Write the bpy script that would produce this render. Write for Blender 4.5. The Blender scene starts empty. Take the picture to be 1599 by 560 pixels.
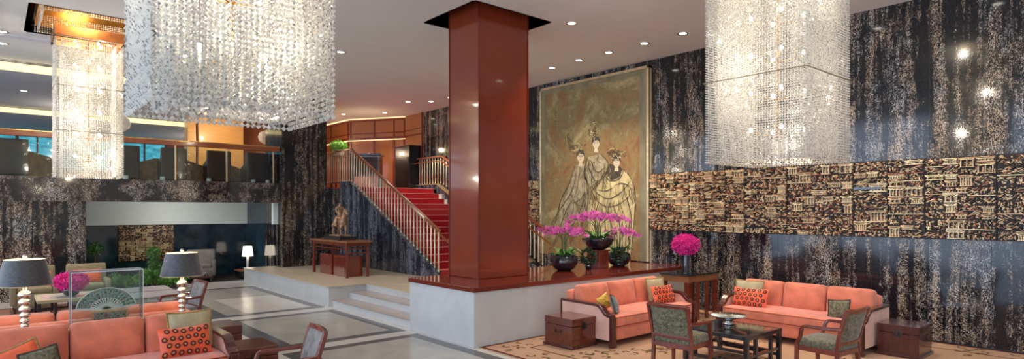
import bpy, math, random
from mathutils import Vector, Matrix
R = random.Random(7)
PI = math.pi
C = bpy.context.scene.collection
rad = math.radians

# ------------------------------------------------------------------ materials
def nm(name):
    m = bpy.data.materials.new(name); m.use_nodes = True
    nt = m.node_tree
    return m, nt, nt.nodes['Principled BSDF']

def N(nt, t, **kw):
    n = nt.nodes.new(t)
    for k, v in kw.items(): setattr(n, k, v)
    return n

def coords(nt, scale=(1, 1, 1), kind='Object'):
    tc = N(nt, 'ShaderNodeTexCoord'); mp = N(nt, 'ShaderNodeMapping')
    mp.inputs['Scale'].default_value = scale
    nt.links.new(tc.outputs[kind], mp.inputs['Vector'])
    return mp.outputs['Vector']

def noise(nt, vec, scale, detail=3, rough=.55, dist=0):
    n = N(nt, 'ShaderNodeTexNoise')
    n.inputs['Scale'].default_value = scale; n.inputs['Detail'].default_value = detail
    n.inputs['Roughness'].default_value = rough; n.inputs['Distortion'].default_value = dist
    nt.links.new(vec, n.inputs['Vector'])
    return n.outputs['Fac']

def ramp(nt, fac, stops, interp='LINEAR'):
    r = N(nt, 'ShaderNodeValToRGB'); r.color_ramp.interpolation = interp
    e = r.color_ramp.elements
    while len(e) < len(stops): e.new(.5)
    for el, (p, c) in zip(e, stops):
        el.position = p; el.color = (c if len(c) == 4 else (*c, 1))
    nt.links.new(fac, r.inputs['Fac'])
    return r.outputs['Color']

def math_(nt, op, a, b=None):
    n = N(nt, 'ShaderNodeMath', operation=op)
    for i, v in enumerate((a, b)):
        if v is None: continue
        if isinstance(v, (int, float)): n.inputs[i].default_value = v
        else: nt.links.new(v, n.inputs[i])
    return n.outputs[0]

def mixc(nt, f, a, b, blend='MIX'):
    n = N(nt, 'ShaderNodeMix', data_type='RGBA', blend_type=blend)
    for sock, v in ((n.inputs[0], f), (n.inputs[6], a), (n.inputs[7], b)):
        if isinstance(v, (int, float)): sock.default_value = v
        elif isinstance(v, tuple): sock.default_value = (*v, 1) if len(v) == 3 else v
        else: nt.links.new(v, sock)
    return n.outputs[2]

def bump(nt, b, h, strength=.3, dist=.01):
    n = N(nt, 'ShaderNodeBump'); n.inputs['Strength'].default_value = strength; n.inputs['Distance'].default_value = dist
    nt.links.new(h, n.inputs['Height']); nt.links.new(n.outputs['Normal'], b.inputs['Normal'])

def simple(name, col, rough=.5, metal=0, spec=.5, var=0, vscale=8, bmp=0, bscale=60, emit=None, estr=0, sheen=0, stretch=(1, 1, 1), coat=0):
    m, nt, b = nm(name)
    b.inputs['Roughness'].default_value = rough; b.inputs['Metallic'].default_value = metal
    b.inputs['Specular IOR Level'].default_value = spec
    b.inputs['Sheen Weight'].default_value = sheen; b.inputs['Coat Weight'].default_value = coat
    b.inputs['Coat Roughness'].default_value = .05
    v = coords(nt, stretch)
    f = noise(nt, v, vscale, 4)
    lo = tuple(max(0, c * (1 - var)) for c in col); hi = tuple(min(1, c * (1 + var)) for c in col)
    nt.links.new(ramp(nt, f, [(.3, lo), (.7, hi)]), b.inputs['Base Color'])
    if bmp:
        bump(nt, b, noise(nt, v, bscale, 3), bmp, .004)
    if emit:
        b.inputs['Emission Color'].default_value = (*emit, 1); b.inputs['Emission Strength'].default_value = estr
    return m

def wood(name, col, rough=.25, coat=.4, axis='z', dark=.45):
    m, nt, b = nm(name)
    s = {'z': (9, 9, .8), 'x': (.8, 9, 9), 'y': (9, .8, 9)}[axis]
    v = coords(nt, s)
    f = noise(nt, v, 3, 5, .6, 1.2)
    d = tuple(c * (1 - dark) for c in col)
    nt.links.new(ramp(nt, f, [(.3, d), (.65, col)]), b.inputs['Base Color'])
    b.inputs['Roughness'].default_value = rough
    b.inputs['Coat Weight'].default_value = coat; b.inputs['Coat Roughness'].default_value = .06
    return m

def marble_black(name, gold=(.66, .50, .36), pale=(.60, .57, .55), base=(.007, .009, .013), amount=.0, rough=.09, band=3.0, zs=.16, joints=True):
    """dark polished stone with vertical streaks of speckled veining"""
    m, nt, b = nm(name)
    vb = coords(nt, (band, band, zs)); vs = coords(nt, (1, 1, .7))
    mask = noise(nt, vb, 1.9, 3, .6, .6)
    mid = noise(nt, coords(nt, (1, 1, .5)), 7, 4, .65, .6)
    dens = math_(nt, 'ADD', math_(nt, 'MULTIPLY', mask, 1.2), math_(nt, 'MULTIPLY', mid, .65))
    l1 = math_(nt, 'ABSOLUTE', math_(nt, 'SUBTRACT', noise(nt, vs, 17, 3, .65, 1.8), .5))
    l2 = math_(nt, 'ABSOLUTE', math_(nt, 'SUBTRACT', noise(nt, vs, 7, 3, .6, 2.4), .5))
    line = math_(nt, 'MINIMUM', l1, math_(nt, 'MULTIPLY', l2, 1.1))
    fine = noise(nt, vs, 60, 3, .7)
    # wide speckled veins where the density is high, hairlines elsewhere
    wdt = math_(nt, 'MAXIMUM', math_(nt, 'MULTIPLY', math_(nt, 'SUBTRACT', math_(nt, 'ADD', dens, amount), .84), .19), .0010)
    v_ = math_(nt, 'DIVIDE', line, wdt)
    f = ramp(nt, v_, [(.35, (1, 1, 1)), (1.0, (0, 0, 0))])
    f = math_(nt, 'MULTIPLY', f, ramp(nt, fine, [(.42, (.04, .04, .04)), (.56, (1, 1, 1))]))
    hue = noise(nt, coords(nt, (1, 1, .5)), 3.2, 2)
    vc = mixc(nt, ramp(nt, hue, [(.47, (0, 0, 0)), (.66, (1, 1, 1))]), gold, pale)
    col = mixc(nt, f, base, vc)
    nt.links.new(col, b.inputs['Base Color'])
    b.inputs['Roughness'].default_value = rough
    b.inputs['Specular IOR Level'].default_value = .55
    return m

M = {}
M['marble'] = marble_black('black_gold_marble')
M['marble_pier'] = marble_black('black_gold_marble_pier', gold=(.58, .44, .31), pale=(.52, .48, .47), base=(.008, .007, .009), amount=-.035)
M['marble_blue'] = marble_black('grey_veined_black_marble', gold=(.34, .35, .40), pale=(.42, .47, .55), base=(.016, .02, .03), amount=.03, band=3)
M['marble_fascia'] = marble_black('mottled_dark_marble', gold=(.52, .42, .33), pale=(.50, .48, .48), base=(.014, .013, .016), band=1.2, zs=.9, amount=-.015)
M['marble_back'] = simple('polished_dark_stone', (.012, .032, .050), .1, spec=.6, var=.6, vscale=3)
def light_stone(name, a=(.60, .60, .585), b_=(.50, .50, .49), rough=.35):
    m, nt, b = nm(name)
    v = coords(nt, (1, 1, 1))
    f = noise(nt, v, 1.4, 6, .62, .9)
    nt.links.new(ramp(nt, f, [(.3, b_), (.7, a)]), b.inputs['Base Color'])
    b.inputs['Roughness'].default_value = rough
    return m
M['stone'] = light_stone('pale_grey_stone')
M['stone_beige'] = light_stone('beige_stone', (.60, .53, .42), (.52, .45, .35), .3)
M['tread'] = light_stone('taupe_stone_tread', (.42, .37, .34), (.36, .31, .28), .25)
M['floor_field'] = light_stone('polished_grey_marble', (.40, .395, .37), (.31, .305, .285), .2)
M['floor_light'] = light_stone('polished_light_marble', (.58, .56, .53), (.50, .48, .45), .2)
M['floor_band'] = simple('polished_charcoal_marble', (.085, .088, .095), .2, var=.35, vscale=7)
M['lacquer'] = simple('red_lacquer', (.20, .033, .014), .17, var=.10, vscale=1.2, coat=.55)
M['lacquer_dark'] = simple('deep_red_lacquer', (.15, .022, .012), .14, var=.12, vscale=1.5, coat=.6)
M['ceiling'] = simple('matte_taupe_ceiling', (.68, .68, .66), .9, var=.02, vscale=1)
M['ceiling_blue'] = simple('matte_grey_ceiling', (.60, .61, .66), .8, var=.03, vscale=1)
M['bronze'] = simple('bronze_trim', (.22, .18, .10), .3, metal=.7, var=.2)
M['brass'] = simple('polished_brass', (.80, .50, .20), .16, metal=1, var=.15, vscale=20)
M['baluster'] = simple('pale_satin_baluster', (.74, .66, .47), .32, metal=.35, var=.12, vscale=14)
M['brass_soft'] = simple('satin_brass', (.72, .58, .36), .3, metal=.8, var=.15, vscale=14)
M['copper'] = simple('copper_band', (.55, .26, .13), .3, metal=.85, var=.2, vscale=8)
M['rosewood'] = wood('rosewood', (.20, .035, .018), .22, .5)
M['rosewood_x'] = wood('rosewood_grain', (.15, .032, .016), .2, .6, 'x', .55)
M['dark_wood'] = wood('dark_mahogany', (.085, .018, .013), .2, .6)
M['table_wood'] = wood('oak_brown_wood', (.30, .12, .05), .3, .4, 'y')
M['panel_wood'] = wood('honey_wood_panel', (.34, .105, .03), .3, .3, 'z', .35)
M['panel_gold'] = wood('golden_wood_panel', (.82, .46, .16), .35, .2, 'x', .2)
M['rail_wood'] = wood('handrail_wood', (.30, .085, .03), .22, .5, 'y', .35)
M['balcony_rail_wood'] = wood('balcony_rail_wood', (.34, .09, .03), .22, .5, 'x', .35)
M['black_wood'] = simple('black_lacquer_wood', (.016, .016, .018), .2, var=.3, coat=.4)
M['black_glass'] = simple('black_granite_top', (.02, .022, .02), .08, var=.9, vscale=70, coat=.4)
M['black_ceramic'] = simple('glazed_black_ceramic', (.012, .012, .018), .1, var=.2, coat=.6)
def velvet(name, col, sheen=.4, var=.22, rough=.75):
    return simple(name, col, rough, spec=.25, var=var, vscale=5, bmp=.25, bscale=45, sheen=sheen)
M['coral'] = velvet('coral_velvet', (.64, .185, .105), .35, .22)
M['coral_pale'] = velvet('pale_coral_velvet', (.72, .40, .30), .3, .12)
M['seam'] = simple('coral_seam', (.30, .06, .035), .8)
M['olive'] = simple('olive_chenille', (.125, .108, .058), .85, var=.8, vscale=34, bmp=.7, bscale=60, sheen=.3)
M['beige_cloth'] = simple('olive_beige_linen', (.40, .34, .20), .85, var=.15, vscale=9, bmp=.3, bscale=120)
M['lounge_cloth'] = simple('olive_brown_linen', (.23, .19, .11), .85, var=.2, vscale=9, bmp=.3, bscale=120)
M['gold_trim'] = simple('old_gold_braid', (.32, .19, .05), .6, var=.4, vscale=50)
M['dark_trim'] = simple('dark_braid', (.05, .03, .02), .7, var=.3)
M['teal_cloth'] = simple('grey_blue_brocade', (.15, .18, .18), .6, var=.75, vscale=26, bmp=.3, sheen=.3)
M['orange_cloth'] = simple('orange_silk', (.78, .10, .022), .5, var=.25, vscale=8, bmp=.25, bscale=40, sheen=.3)
M['ring_red'] = simple('dark_red_embroidery', (.10, .008, .01), .6)
M['ring_gold'] = simple('gold_embroidery', (.62, .30, .10), .6)
M['yellow_cloth'] = simple('yellow_printed_silk', (.55, .33, .05), .6, var=.8, vscale=24)
M['grey_cloth'] = simple('warm_grey_cloth', (.22, .19, .17), .8, var=.12, bmp=.2)
M['dark_grey_cloth'] = simple('dark_grey_cloth', (.10, .10, .115), .8, var=.2)
M['brown_velvet'] = simple('brown_velvet', (.13, .075, .05), .7, var=.45, vscale=6, sheen=.4, stretch=(1, 4, 1))
M['club'] = simple('dark_brown_leather', (.045, .022, .014), .45, var=.3)
M['club_tan'] = simple('tan_brown_cloth', (.26, .15, .07), .7, var=.3)
M['damask'] = simple('blue_grey_damask', (.14, .125, .11), .55, var=.85, vscale=16, bmp=.5, bscale=40, sheen=.4, stretch=(1, 1, .6))
M['shade_dark'] = simple('charcoal_silk_shade', (.04, .042, .048), .5, var=.6, vscale=30, stretch=(1, 1, 3), sheen=.5)
M['shade_white'] = simple('lit_white_shade', (.85, .8, .72), .8, emit=(1, .86, .68), estr=2.2)
M['cream'] = simple('cream_lining', (.75, .68, .5), .6, emit=(1, .8, .5), estr=.6)
M['white'] = simple('white_plaster', (.72, .80, .78), .5, var=.03)
M['white_stone'] = simple('white_stone_edge', (.78, .76, .70), .4, var=.05)
M['silver'] = simple('mercury_silver', (.8, .78, .72), .12, metal=1, var=.2, vscale=30)
M['pewter'] = simple('hammered_pewter', (.55, .53, .5), .2, metal=1, var=.35, vscale=40, bmp=.5)
M['magenta'] = simple('magenta_petals', (.80, .03, .30), .6, var=.45, vscale=30)
M['orchid'] = simple('orchid_pink_petals', (.78, .13, .46), .55, var=.4, vscale=18)
M['orchid_deep'] = simple('orchid_deep_centre', (.42, .02, .18), .5)
M['leaf'] = simple('glossy_green_leaf', (.075, .19, .04), .35, var=.5, vscale=12)
M['leaf_bright'] = simple('bright_green_leaf', (.22, .55, .09), .5, var=.5, vscale=14)
M['leaf_dark'] = simple('dark_green_leaf', (.02, .05, .02), .45, var=.5, vscale=14)
M['stem'] = simple('orchid_stem', (.10, .12, .04), .5)
M['bark'] = simple('brown_bark', (.10, .06, .035), .8)
M['lens'] = simple('lit_lamp_lens', (1, 1, 1), .4, emit=(1, .93, .80), estr=14)
M['bulb'] = simple('lit_bulb', (1, 1, 1), .4, emit=(1, .85, .62), estr=28)
M['cove'] = simple('lit_cove_strip', (.9, .8, .4), .5, emit=(1, .82, .38), estr=1.15)
M['cove_warm'] = simple('lit_warm_cove', (.9, .7, .4), .5, emit=(1, .70, .38), estr=1.3)
M['mirror'] = simple('mirrored_strip', (.6, .58, .6), .08, metal=1, var=.6, vscale=7)
M['chrome'] = simple('chrome_ring', (.7, .7, .7), .2, metal=1)
M['bronze_horse'] = simple('patinated_horse', (.33, .20, .12), .4, metal=.25, var=.7, vscale=14)
M['black'] = simple('soft_black', (.012, .011, .011), .5)
M['dark_floor'] = simple('dark_carpet', (.03, .028, .028), .8, var=.2)
M['brown_rug'] = simple('russet_rug', (.27, .13, .08), .9, var=.2, vscale=10)
M['dark_metal'] = simple('dark_bronze_lock', (.07, .055, .045), .35, metal=.8, var=.4)

def glassy(name, tint=(.9, .97, .98), refl=.12):
    m, nt, b = nm(name)
    nt.nodes.remove(b)
    out = nt.nodes['Material Output']
    t = N(nt, 'ShaderNodeBsdfTransparent'); g = N(nt, 'ShaderNodeBsdfGlossy'); mx = N(nt, 'ShaderNodeMixShader')
    t.inputs['Color'].default_value = (*tint, 1); g.inputs['Roughness'].default_value = .03
    fr = N(nt, 'ShaderNodeFresnel'); fr.inputs['IOR'].default_value = 1.45
    nt.links.new(math_(nt, 'MULTIPLY', fr.outputs[0], .8), mx.inputs[0])
    nt.links.new(t.outputs[0], mx.inputs[1]); nt.links.new(g.outputs[0], mx.inputs[2])
    nt.links.new(mx.outputs[0], out.inputs[0])
    return m
M['glass'] = glassy('clear_glass')
M['acrylic_edge'] = simple('acrylic_edge', (.62, .66, .72), .15, var=.05, coat=.5)

def crystal(name, col, a_diff, a_gloss, a_tp):
    m, nt, b = nm(name); nt.nodes.remove(b)
    out = nt.nodes['Material Output']
    g = N(nt, 'ShaderNodeBsdfGlossy'); g.inputs['Roughness'].default_value = .06; g.inputs['Color'].default_value = (.95, .95, .95, 1)
    d = N(nt, 'ShaderNodeBsdfDiffuse'); d.inputs['Color'].default_value = (*col, 1)
    tl = N(nt, 'ShaderNodeBsdfTranslucent'); tl.inputs['Color'].default_value = (*col, 1)
    tp = N(nt, 'ShaderNodeBsdfTransparent'); tp.inputs['Color'].default_value = (.97, .97, .97, 1)
    m1 = N(nt, 'ShaderNodeMixShader'); m1.inputs[0].default_value = .68
    nt.links.new(d.outputs[0], m1.inputs[1]); nt.links.new(tl.outputs[0], m1.inputs[2])
    m2 = N(nt, 'ShaderNodeMixShader'); m2.inputs[0].default_value = a_gloss
    nt.links.new(m1.outputs[0], m2.inputs[1]); nt.links.new(g.outputs[0], m2.inputs[2])
    m3 = N(nt, 'ShaderNodeMixShader'); m3.inputs[0].default_value = a_tp
    nt.links.new(m2.outputs[0], m3.inputs[1]); nt.links.new(tp.outputs[0], m3.inputs[2])
    nt.links.new(m3.outputs[0], out.inputs[0])
    return m
M['crystal'] = crystal('cut_crystal_bright_facet', (.97, .95, .90), 1, .22, .05)
M['crystal_shaded'] = crystal('cut_crystal_shaded_facet', (.10, .10, .10), 1, .35, .30)  # bright and dark facet colours paint in the sparkle of the beads

def window_mat():
    m, nt, b = nm('daylit_window_view')
    v = coords(nt, (1, 1, 2.2))
    f = noise(nt, v, 3.2, 5, .7, .5)
    c = ramp(nt, f, [(.3, (.02, .10, .12)), (.45, (.03, .36, .50)), (.6, (.10, .55, .70)), (.72, (.55, .78, .85))])
    nt.links.new(c, b.inputs['Emission Color']); b.inputs['Emission Strength'].default_value = .75
    b.inputs['Base Color'].default_value = (.02, .1, .12, 1); b.inputs['Roughness'].default_value = .1
    return m
M['window_view'] = window_mat()

def painting_mat():
    m, nt, b = nm('aged_gold_painting_ground')
    v = coords(nt, (1, 1, 1))
    f = noise(nt, v, 1.1, 6, .66, 1.2)
    c = ramp(nt, f, [(.34, (.25, .095, .035)), (.45, (.31, .17, .06)), (.53, (.27, .20, .075)), (.64, (.46, .36, .17))])
    f2 = noise(nt, v, 9, 5, .7, .5)
    c = mixc(nt, ramp(nt, f2, [(.42, (0, 0, 0)), (.70, (.65, .65, .65))]), c, (.13, .12, .05))
    nt.links.new(c, b.inputs['Base Color']); b.inputs['Roughness'].default_value = .5
    return m
M['paint_ground'] = painting_mat()
M['paint_robe'] = simple('painted_pale_gold', (.62, .51, .25), .5, var=.35, vscale=5)
M['paint_robe_grey'] = simple('painted_grey_ochre', (.36, .30, .18), .5, var=.4, vscale=7)
M['paint_dark'] = simple('painted_ink', (.07, .055, .035), .6, var=.3)
M['paint_brown'] = simple('painted_brown_line', (.12, .075, .03), .6, var=.3)
M['paint_face'] = simple('painted_face', (.66, .55, .38), .5, var=.05)
M['paint_border'] = simple('painting_border', (.22, .19, .105), .45, var=.35, vscale=4, stretch=(1, 1, .3))
M['frieze_gold'] = simple('gilded_carving', (.66, .42, .22), .42, metal=.1, var=.55, vscale=9)
M['frieze_pale'] = simple('pale_gilded_carving', (.86, .64, .38), .4, metal=.05, var=.35, vscale=9)
M['frieze_red'] = simple('russet_carving', (.30, .10, .055), .5, var=.5, vscale=9)
M['frieze_dark'] = simple('dark_carving_ground', (.028, .018, .013), .6, var=.5, vscale=12)
M['frieze_blue'] = simple('blue_grey_inlay', (.10, .14, .20), .3, var=.3)

def carpet_mat():
    m, nt, b = nm('tan_wool_carpet')
    v = coords(nt)
    f = noise(nt, v, 1.6, 4); f2 = noise(nt, v, 160, 2)
    c = ramp(nt, f, [(.3, (.38, .225, .145)), (.7, (.47, .295, .195))])
    c = mixc(nt, .25, c, ramp(nt, f2, [(.3, (.35, .2, .12)), (.7, (.7, .5, .35))]))
    nt.links.new(c, b.inputs['Base Color']); b.inputs['Roughness'].default_value = .95
    b.inputs['Specular IOR Level'].default_value = .1
    bump(nt, b, f2, .3, .003)
    return m
M['carpet'] = carpet_mat()
M['carpet_line'] = simple('maroon_carpet_line', (.11, .03, .025), .95, spec=.1)
M['carpet_motif'] = simple('olive_brown_carpet_motif', (.15, .095, .045), .95, spec=.1, var=.4, vscale=30)

def stair_carpet_mat():
    m, nt, b = nm('red_dotted_stair_carpet')
    v = coords(nt)
    vo = N(nt, 'ShaderNodeTexVoronoi'); vo.inputs['Scale'].default_value = 24; vo.inputs['Randomness'].default_value = 0
    nt.links.new(v, vo.inputs['Vector'])
    c = ramp(nt, vo.outputs['Distance'], [(.14, (.60, .32, .28)), (.24, (.34, .018, .03))])
    nt.links.new(c, b.inputs['Base Color']); b.inputs['Roughness'].default_value = .95; b.inputs['Specular IOR Level'].default_value = .1
    return m
M['stair_carpet'] = stair_carpet_mat()
M['nosing'] = simple('dotted_nosing', (.66, .36, .30), .9, var=.4, vscale=60)
def fan_mat():
    m, nt, b = nm('painted_fan_leaf')
    f = noise(nt, coords(nt), 38, 4, .6)
    nt.links.new(ramp(nt, f, [(.36, (.02, .09, .10)), (.44, (.08, .25, .22)), (.50, (.50, .48, .38)), (.56, (.30, .35, .30)), (.62, (.38, .10, .08)), (.68, (.06, .05, .22))]), b.inputs['Base Color'])
    return m
M['fan_leaf'] = fan_mat()

# ------------------------------------------------------------------ mesh builder
class MB:
    def __init__(s):
        s.v = []; s.f = []; s.mi = []; s.sm = []; s.X = Matrix.Identity(4); s.cur = 0
    def add(s, vs, fs, smooth=False, m=None):
        o = len(s.v); X = s.X
        s.v.extend([tuple(X @ Vector(p)) for p in vs])
        mm = s.cur if m is None else m
        for f in fs:
            s.f.append(tuple(i + o for i in f)); s.mi.append(mm); s.sm.append(smooth)
        return s
    def box(s, x0, x1, y0, y1, z0, z1, m=None):
        v = [(x, y, z) for z in (z0, z1) for y in (y0, y1) for x in (x0, x1)]
        return s.add(v, [(0, 2, 3, 1), (4, 5, 7, 6), (0, 1, 5, 4), (2, 6, 7, 3), (0, 4, 6, 2), (1, 3, 7, 5)], False, m)
    def prism(s, poly, axis, a, b, m=None, smooth=False):
        """poly: 2D points; axis x -> (y,z), y -> (x,z), z -> (x,y)"""
        n = len(poly)
        def P(p, t):
            return {'x': (t, p[0], p[1]), 'y': (p[0], t, p[1]), 'z': (p[0], p[1], t)}[axis]
        v = [P(p, a) for p in poly] + [P(p, b) for p in poly]
        s.add(v, [tuple(range(n))[::-1], tuple(range(n, 2 * n))], False, m)
        return s.add(v, [(i, (i + 1) % n, n + (i + 1) % n, n + i) for i in range(n)], smooth, m)
    def tube(s, pts, r, n=8, m=None, cap=True, closed=False):
        pts = [Vector(p) for p in pts]; k = len(pts); vs = []; prev = None
        for i, p in enumerate(pts):
            if closed: t = pts[(i + 1) % k] - pts[i - 1]
            else: t = pts[min(i + 1, k - 1)] - pts[max(i - 1, 0)]
            t = t.normalized() if t.length > 1e-9 else Vector((0, 0, 1))
            if prev is None:
                a = Vector((0, 0, 1)) if abs(t.z) < .9 else Vector((1, 0, 0))
            else: a = prev
            u = (a - t * a.dot(t)).normalized(); w = t.cross(u); prev = u
            rr = r[i] if isinstance(r, (list, tuple)) else r
            for j in range(n):
                q = p + u * rr * math.cos(2 * PI * j / n) + w * rr * math.sin(2 * PI * j / n)
                vs.append(tuple(q))
        fs = []
        for i in range(k if closed else k - 1):
            i2 = (i + 1) % k
            for j in range(n):
                fs.append((i * n + j, i * n + (j + 1) % n, i2 * n + (j + 1) % n, i2 * n + j))
        if cap and not closed:
            fs.append(tuple(range(n))[::-1]); fs.append(tuple((k - 1) * n + j for j in range(n)))
        return s.add(vs, fs, True, m)
    def strip(s, pts, w, h, side, m=None):
        """rectangular bar swept along pts; side = width direction (constant)"""
        pts = [Vector(p) for p in pts]; S = Vector(side).normalized(); vs = []; k = len(pts)
        for i, p in enumerate(pts):
            t = (pts[min(i + 1, k - 1)] - pts[max(i - 1, 0)]).normalized()
            u = t.cross(S).normalized()
            ww = w[i] if isinstance(w, (list, tuple)) else w
            hh = h[i] if isinstance(h, (list, tuple)) else h
            for a, b in ((-1, -1), (1, -1), (1, 1), (-1, 1)):
                vs.append(tuple(p + S * ww / 2 * a + u * hh / 2 * b))
        fs = [(0, 3, 2, 1), tuple((k - 1) * 4 + j for j in range(4))]
        for i in range(k - 1):
            for j in range(4):
                fs.append((i * 4 + j, i * 4 + (j + 1) % 4, i * 4 + 4 + (j + 1) % 4, i * 4 + 4 + j))
        return s.add(vs, fs, False, m)
    def lathe(s, prof, c=(0, 0, 0), n=24, m=None, smooth=True):
        vs = []; fs = []
        for r, z in prof:
            for j in range(n):
                vs.append((c[0] + r * math.cos(2 * PI * j / n), c[1] + r * math.sin(2 * PI * j / n), c[2] + z))
        for i in range(len(prof) - 1):
            for j in range(n):
                fs.append((i * n + j, i * n + (j + 1) % n, (i + 1) * n + (j + 1) % n, (i + 1) * n + j))
        fs.append(tuple(range(n))[::-1]); fs.append(tuple((len(prof) - 1) * n + j for j in range(n)))
        return s.add(vs, fs, smooth, m)
    def ball(s, c, r, n=10, k=6, m=None, smooth=True):
        if not isinstance(r, (list, tuple)): r = (r, r, r)
        vs = [(c[0], c[1], c[2] - r[2])]; fs = []
        for i in range(1, k):
            a = -PI / 2 + PI * i / k
            for j in range(n):
                b = 2 * PI * j / n
                vs.append((c[0] + r[0] * math.cos(a) * math.cos(b), c[1] + r[1] * math.cos(a) * math.sin(b), c[2] + r[2] * math.sin(a)))
        vs.append((c[0], c[1], c[2] + r[2])); t = len(vs) - 1
        for j in range(n):
            fs.append((0, 1 + (j + 1) % n, 1 + j)); fs.append((t, t - n + j, t - n + (j + 1) % n))
        for i in range(k - 2):
            for j in range(n):
                a = 1 + i * n; fs.append((a + j, a + (j + 1) % n, a + n + (j + 1) % n, a + n + j))
        return s.add(vs, fs, smooth, m)
    def cushion(s, c, size, e=.28, n=9, puff=0, m=None):
        """rounded upholstered block centred at c"""
        hx, hy, hz = size[0] / 2, size[1] / 2, size[2] / 2
        vs = []; fs = []; idx = {}
        def key(i, j, k):
            if (i, j, k) in idx: return idx[(i, j, k)]
            p = [2 * i / n - 1, 2 * j / n - 1, 2 * k / n - 1]
            # cosine spacing towards edges
            p = [math.sin(q * PI / 2) for q in p]
            h = (hx, hy, hz); r = min(h) * e * 2
            q = []
            core = [max(0, a - r) for a in h]
            P = [p[t] * h[t] for t in range(3)]
            cl = [max(-core[t], min(core[t], P[t])) for t in range(3)]
            d = Vector([P[t] - cl[t] for t in range(3)])
            L = d.length
            if L > 1e-9:
                mx = max(abs(d[t]) for t in range(3))
                d = d / L * mx
            P = [cl[t] + d[t] for t in range(3)]
            if puff:
                mn = h.index(min(h)); o = [t for t in range(3) if t != mn]
                w = (1 - p[o[0]] ** 2) * (1 - p[o[1]] ** 2)
                P[mn] += puff * w * (1 if p[mn] > 0 else -1) * abs(p[mn])
            vs.append((c[0] + P[0], c[1] + P[1], c[2] + P[2])); idx[(i, j, k)] = len(vs) - 1
            return idx[(i, j, k)]
        for a in range(n):
            for b in range(n):
                fs.append((key(a, b, 0), key(a, b + 1, 0), key(a + 1, b + 1, 0), key(a + 1, b, 0)))
                fs.append((key(a, b, n), key(a + 1, b, n), key(a + 1, b + 1, n), key(a, b + 1, n)))
                fs.append((key(a, 0, b), key(a + 1, 0, b), key(a + 1, 0, b + 1), key(a, 0, b + 1)))
                fs.append((key(a, n, b), key(a, n, b + 1), key(a + 1, n, b + 1), key(a + 1, n, b)))
                fs.append((key(0, a, b), key(0, a, b + 1), key(0, a + 1, b + 1), key(0, a + 1, b)))
                fs.append((key(n, a, b), key(n, a + 1, b), key(n, a + 1, b + 1), key(n, a, b + 1)))
        return s.add(vs, fs, True, m)
    def build(s, name, mats, parent=None, bevel=0, seg=2, loc=None, rot=None):
        if not isinstance(mats, (list, tuple)): mats = [mats]
        me = bpy.data.meshes.new(name); me.from_pydata(s.v, [], s.f)
        for k in mats: me.materials.append(M[k] if isinstance(k, str) else k)
        me.polygons.foreach_set('material_index', s.mi); me.polygons.foreach_set('use_smooth', s.sm)
        me.validate(); me.update()
        o = bpy.data.objects.new(name, me); C.objects.link(o)
        if parent: o.parent = parent
        if loc is not None: o.location = loc
        if rot is not None: o.rotation_euler = rot
        if bevel:
            b = o.modifiers.new('bevel', 'BEVEL'); b.width = bevel; b.segments = seg; b.limit_method = 'ANGLE'; b.angle_limit = rad(40)
        return o

def tag(o, label=None, cat=None, group=None, kind=None):
    for k, v in (('label', label), ('category', cat), ('group', group), ('kind', kind)):
        if v: o[k] = v
    return o
def thing(name, label, cat, loc=(0, 0, 0), rz=0, group=None):
    o = bpy.data.objects.new(name, None); C.objects.link(o); o.empty_display_size = .1
    o.location = loc; o.rotation_euler = (0, 0, rz)
    return tag(o, label, cat, group)
def struct(o): o['kind'] = 'structure'; return o
def B(x0, x1, y0, y1, z0, z1): return MB().box(x0, x1, y0, y1, z0, z1)
def spline(pts, n=6):
    P = [Vector(p) for p in pts]; out = []
    for i in range(len(P) - 1):
        p0 = P[max(i - 1, 0)]; p1 = P[i]; p2 = P[i + 1]; p3 = P[min(i + 2, len(P) - 1)]
        for k in range(n):
            t = k / n
            out.append(.5 * ((2 * p1) + (p2 - p0) * t + (2 * p0 - 5 * p1 + 4 * p2 - p3) * t * t + (3 * p1 - p0 - 3 * p2 + p3) * t ** 3))
    out.append(P[-1]); return out
def copy_tree(o, parent=None):
    c = o.copy(); C.objects.link(c); c.parent = parent
    for ch in list(o.children): copy_tree(ch, c)
    return c
def place(o, loc, rz=None, label=None, group=None):
    o.location = loc
    if rz is not None: o.rotation_euler = (0, 0, rz)
    if label: o['label'] = label
    if group: o['group'] = group
    return o

# ================================================================== SETTING
XW = 10.85      # long marble wall
CZ = 5.28       # ceiling
# floor with framed fields
f = MB()
f.box(-6, 12, -3, 18.0, -.12, 0)
fl = struct(f.build('floor', 'floor_light'))
def frame(x0, x1, y0, y1, w=.19, wl=.32):
    p = MB()
    p.box(x0 + wl, x1 - w, y0 + w, y1 - w, 0, .004, 1)
    for a in ((x0, x1, y0, y0 + w), (x0, x1, y1 - w, y1), (x0, x0 + wl, y0 + w, y1 - w), (x1 - w, x1, y0 + w, y1 - w)):
        p.box(*a, 0, .005, 0)
    ix0, ix1, iy0, iy1 = x0 + wl + .38, x1 - w - .02, y0 + w + .02, y1 - w - .9
    if y1 - y0 > 4: p.box(ix0, ix1, iy0, iy1 - 1.0, .004, .0055, 2)
    o = p.build('floor', ['floor_band', 'floor_field', 'floor_light']); struct(o)
frame(3.05, 5.23, 12.04, 16.65); frame(3.05, 5.23, 8.78, 11.62); frame(3.05, 5.23, 5.55, 8.45); frame(3.05, 5.23, 1.0, 5.2)
struct(B(-6, 7.5, 18.0, 24, -.12, -.002).build('floor', 'dark_floor'))
struct(B(-6, 6.12, 17.75, 18.0, 0, .03).build('trim_1', 'stone'))
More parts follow.
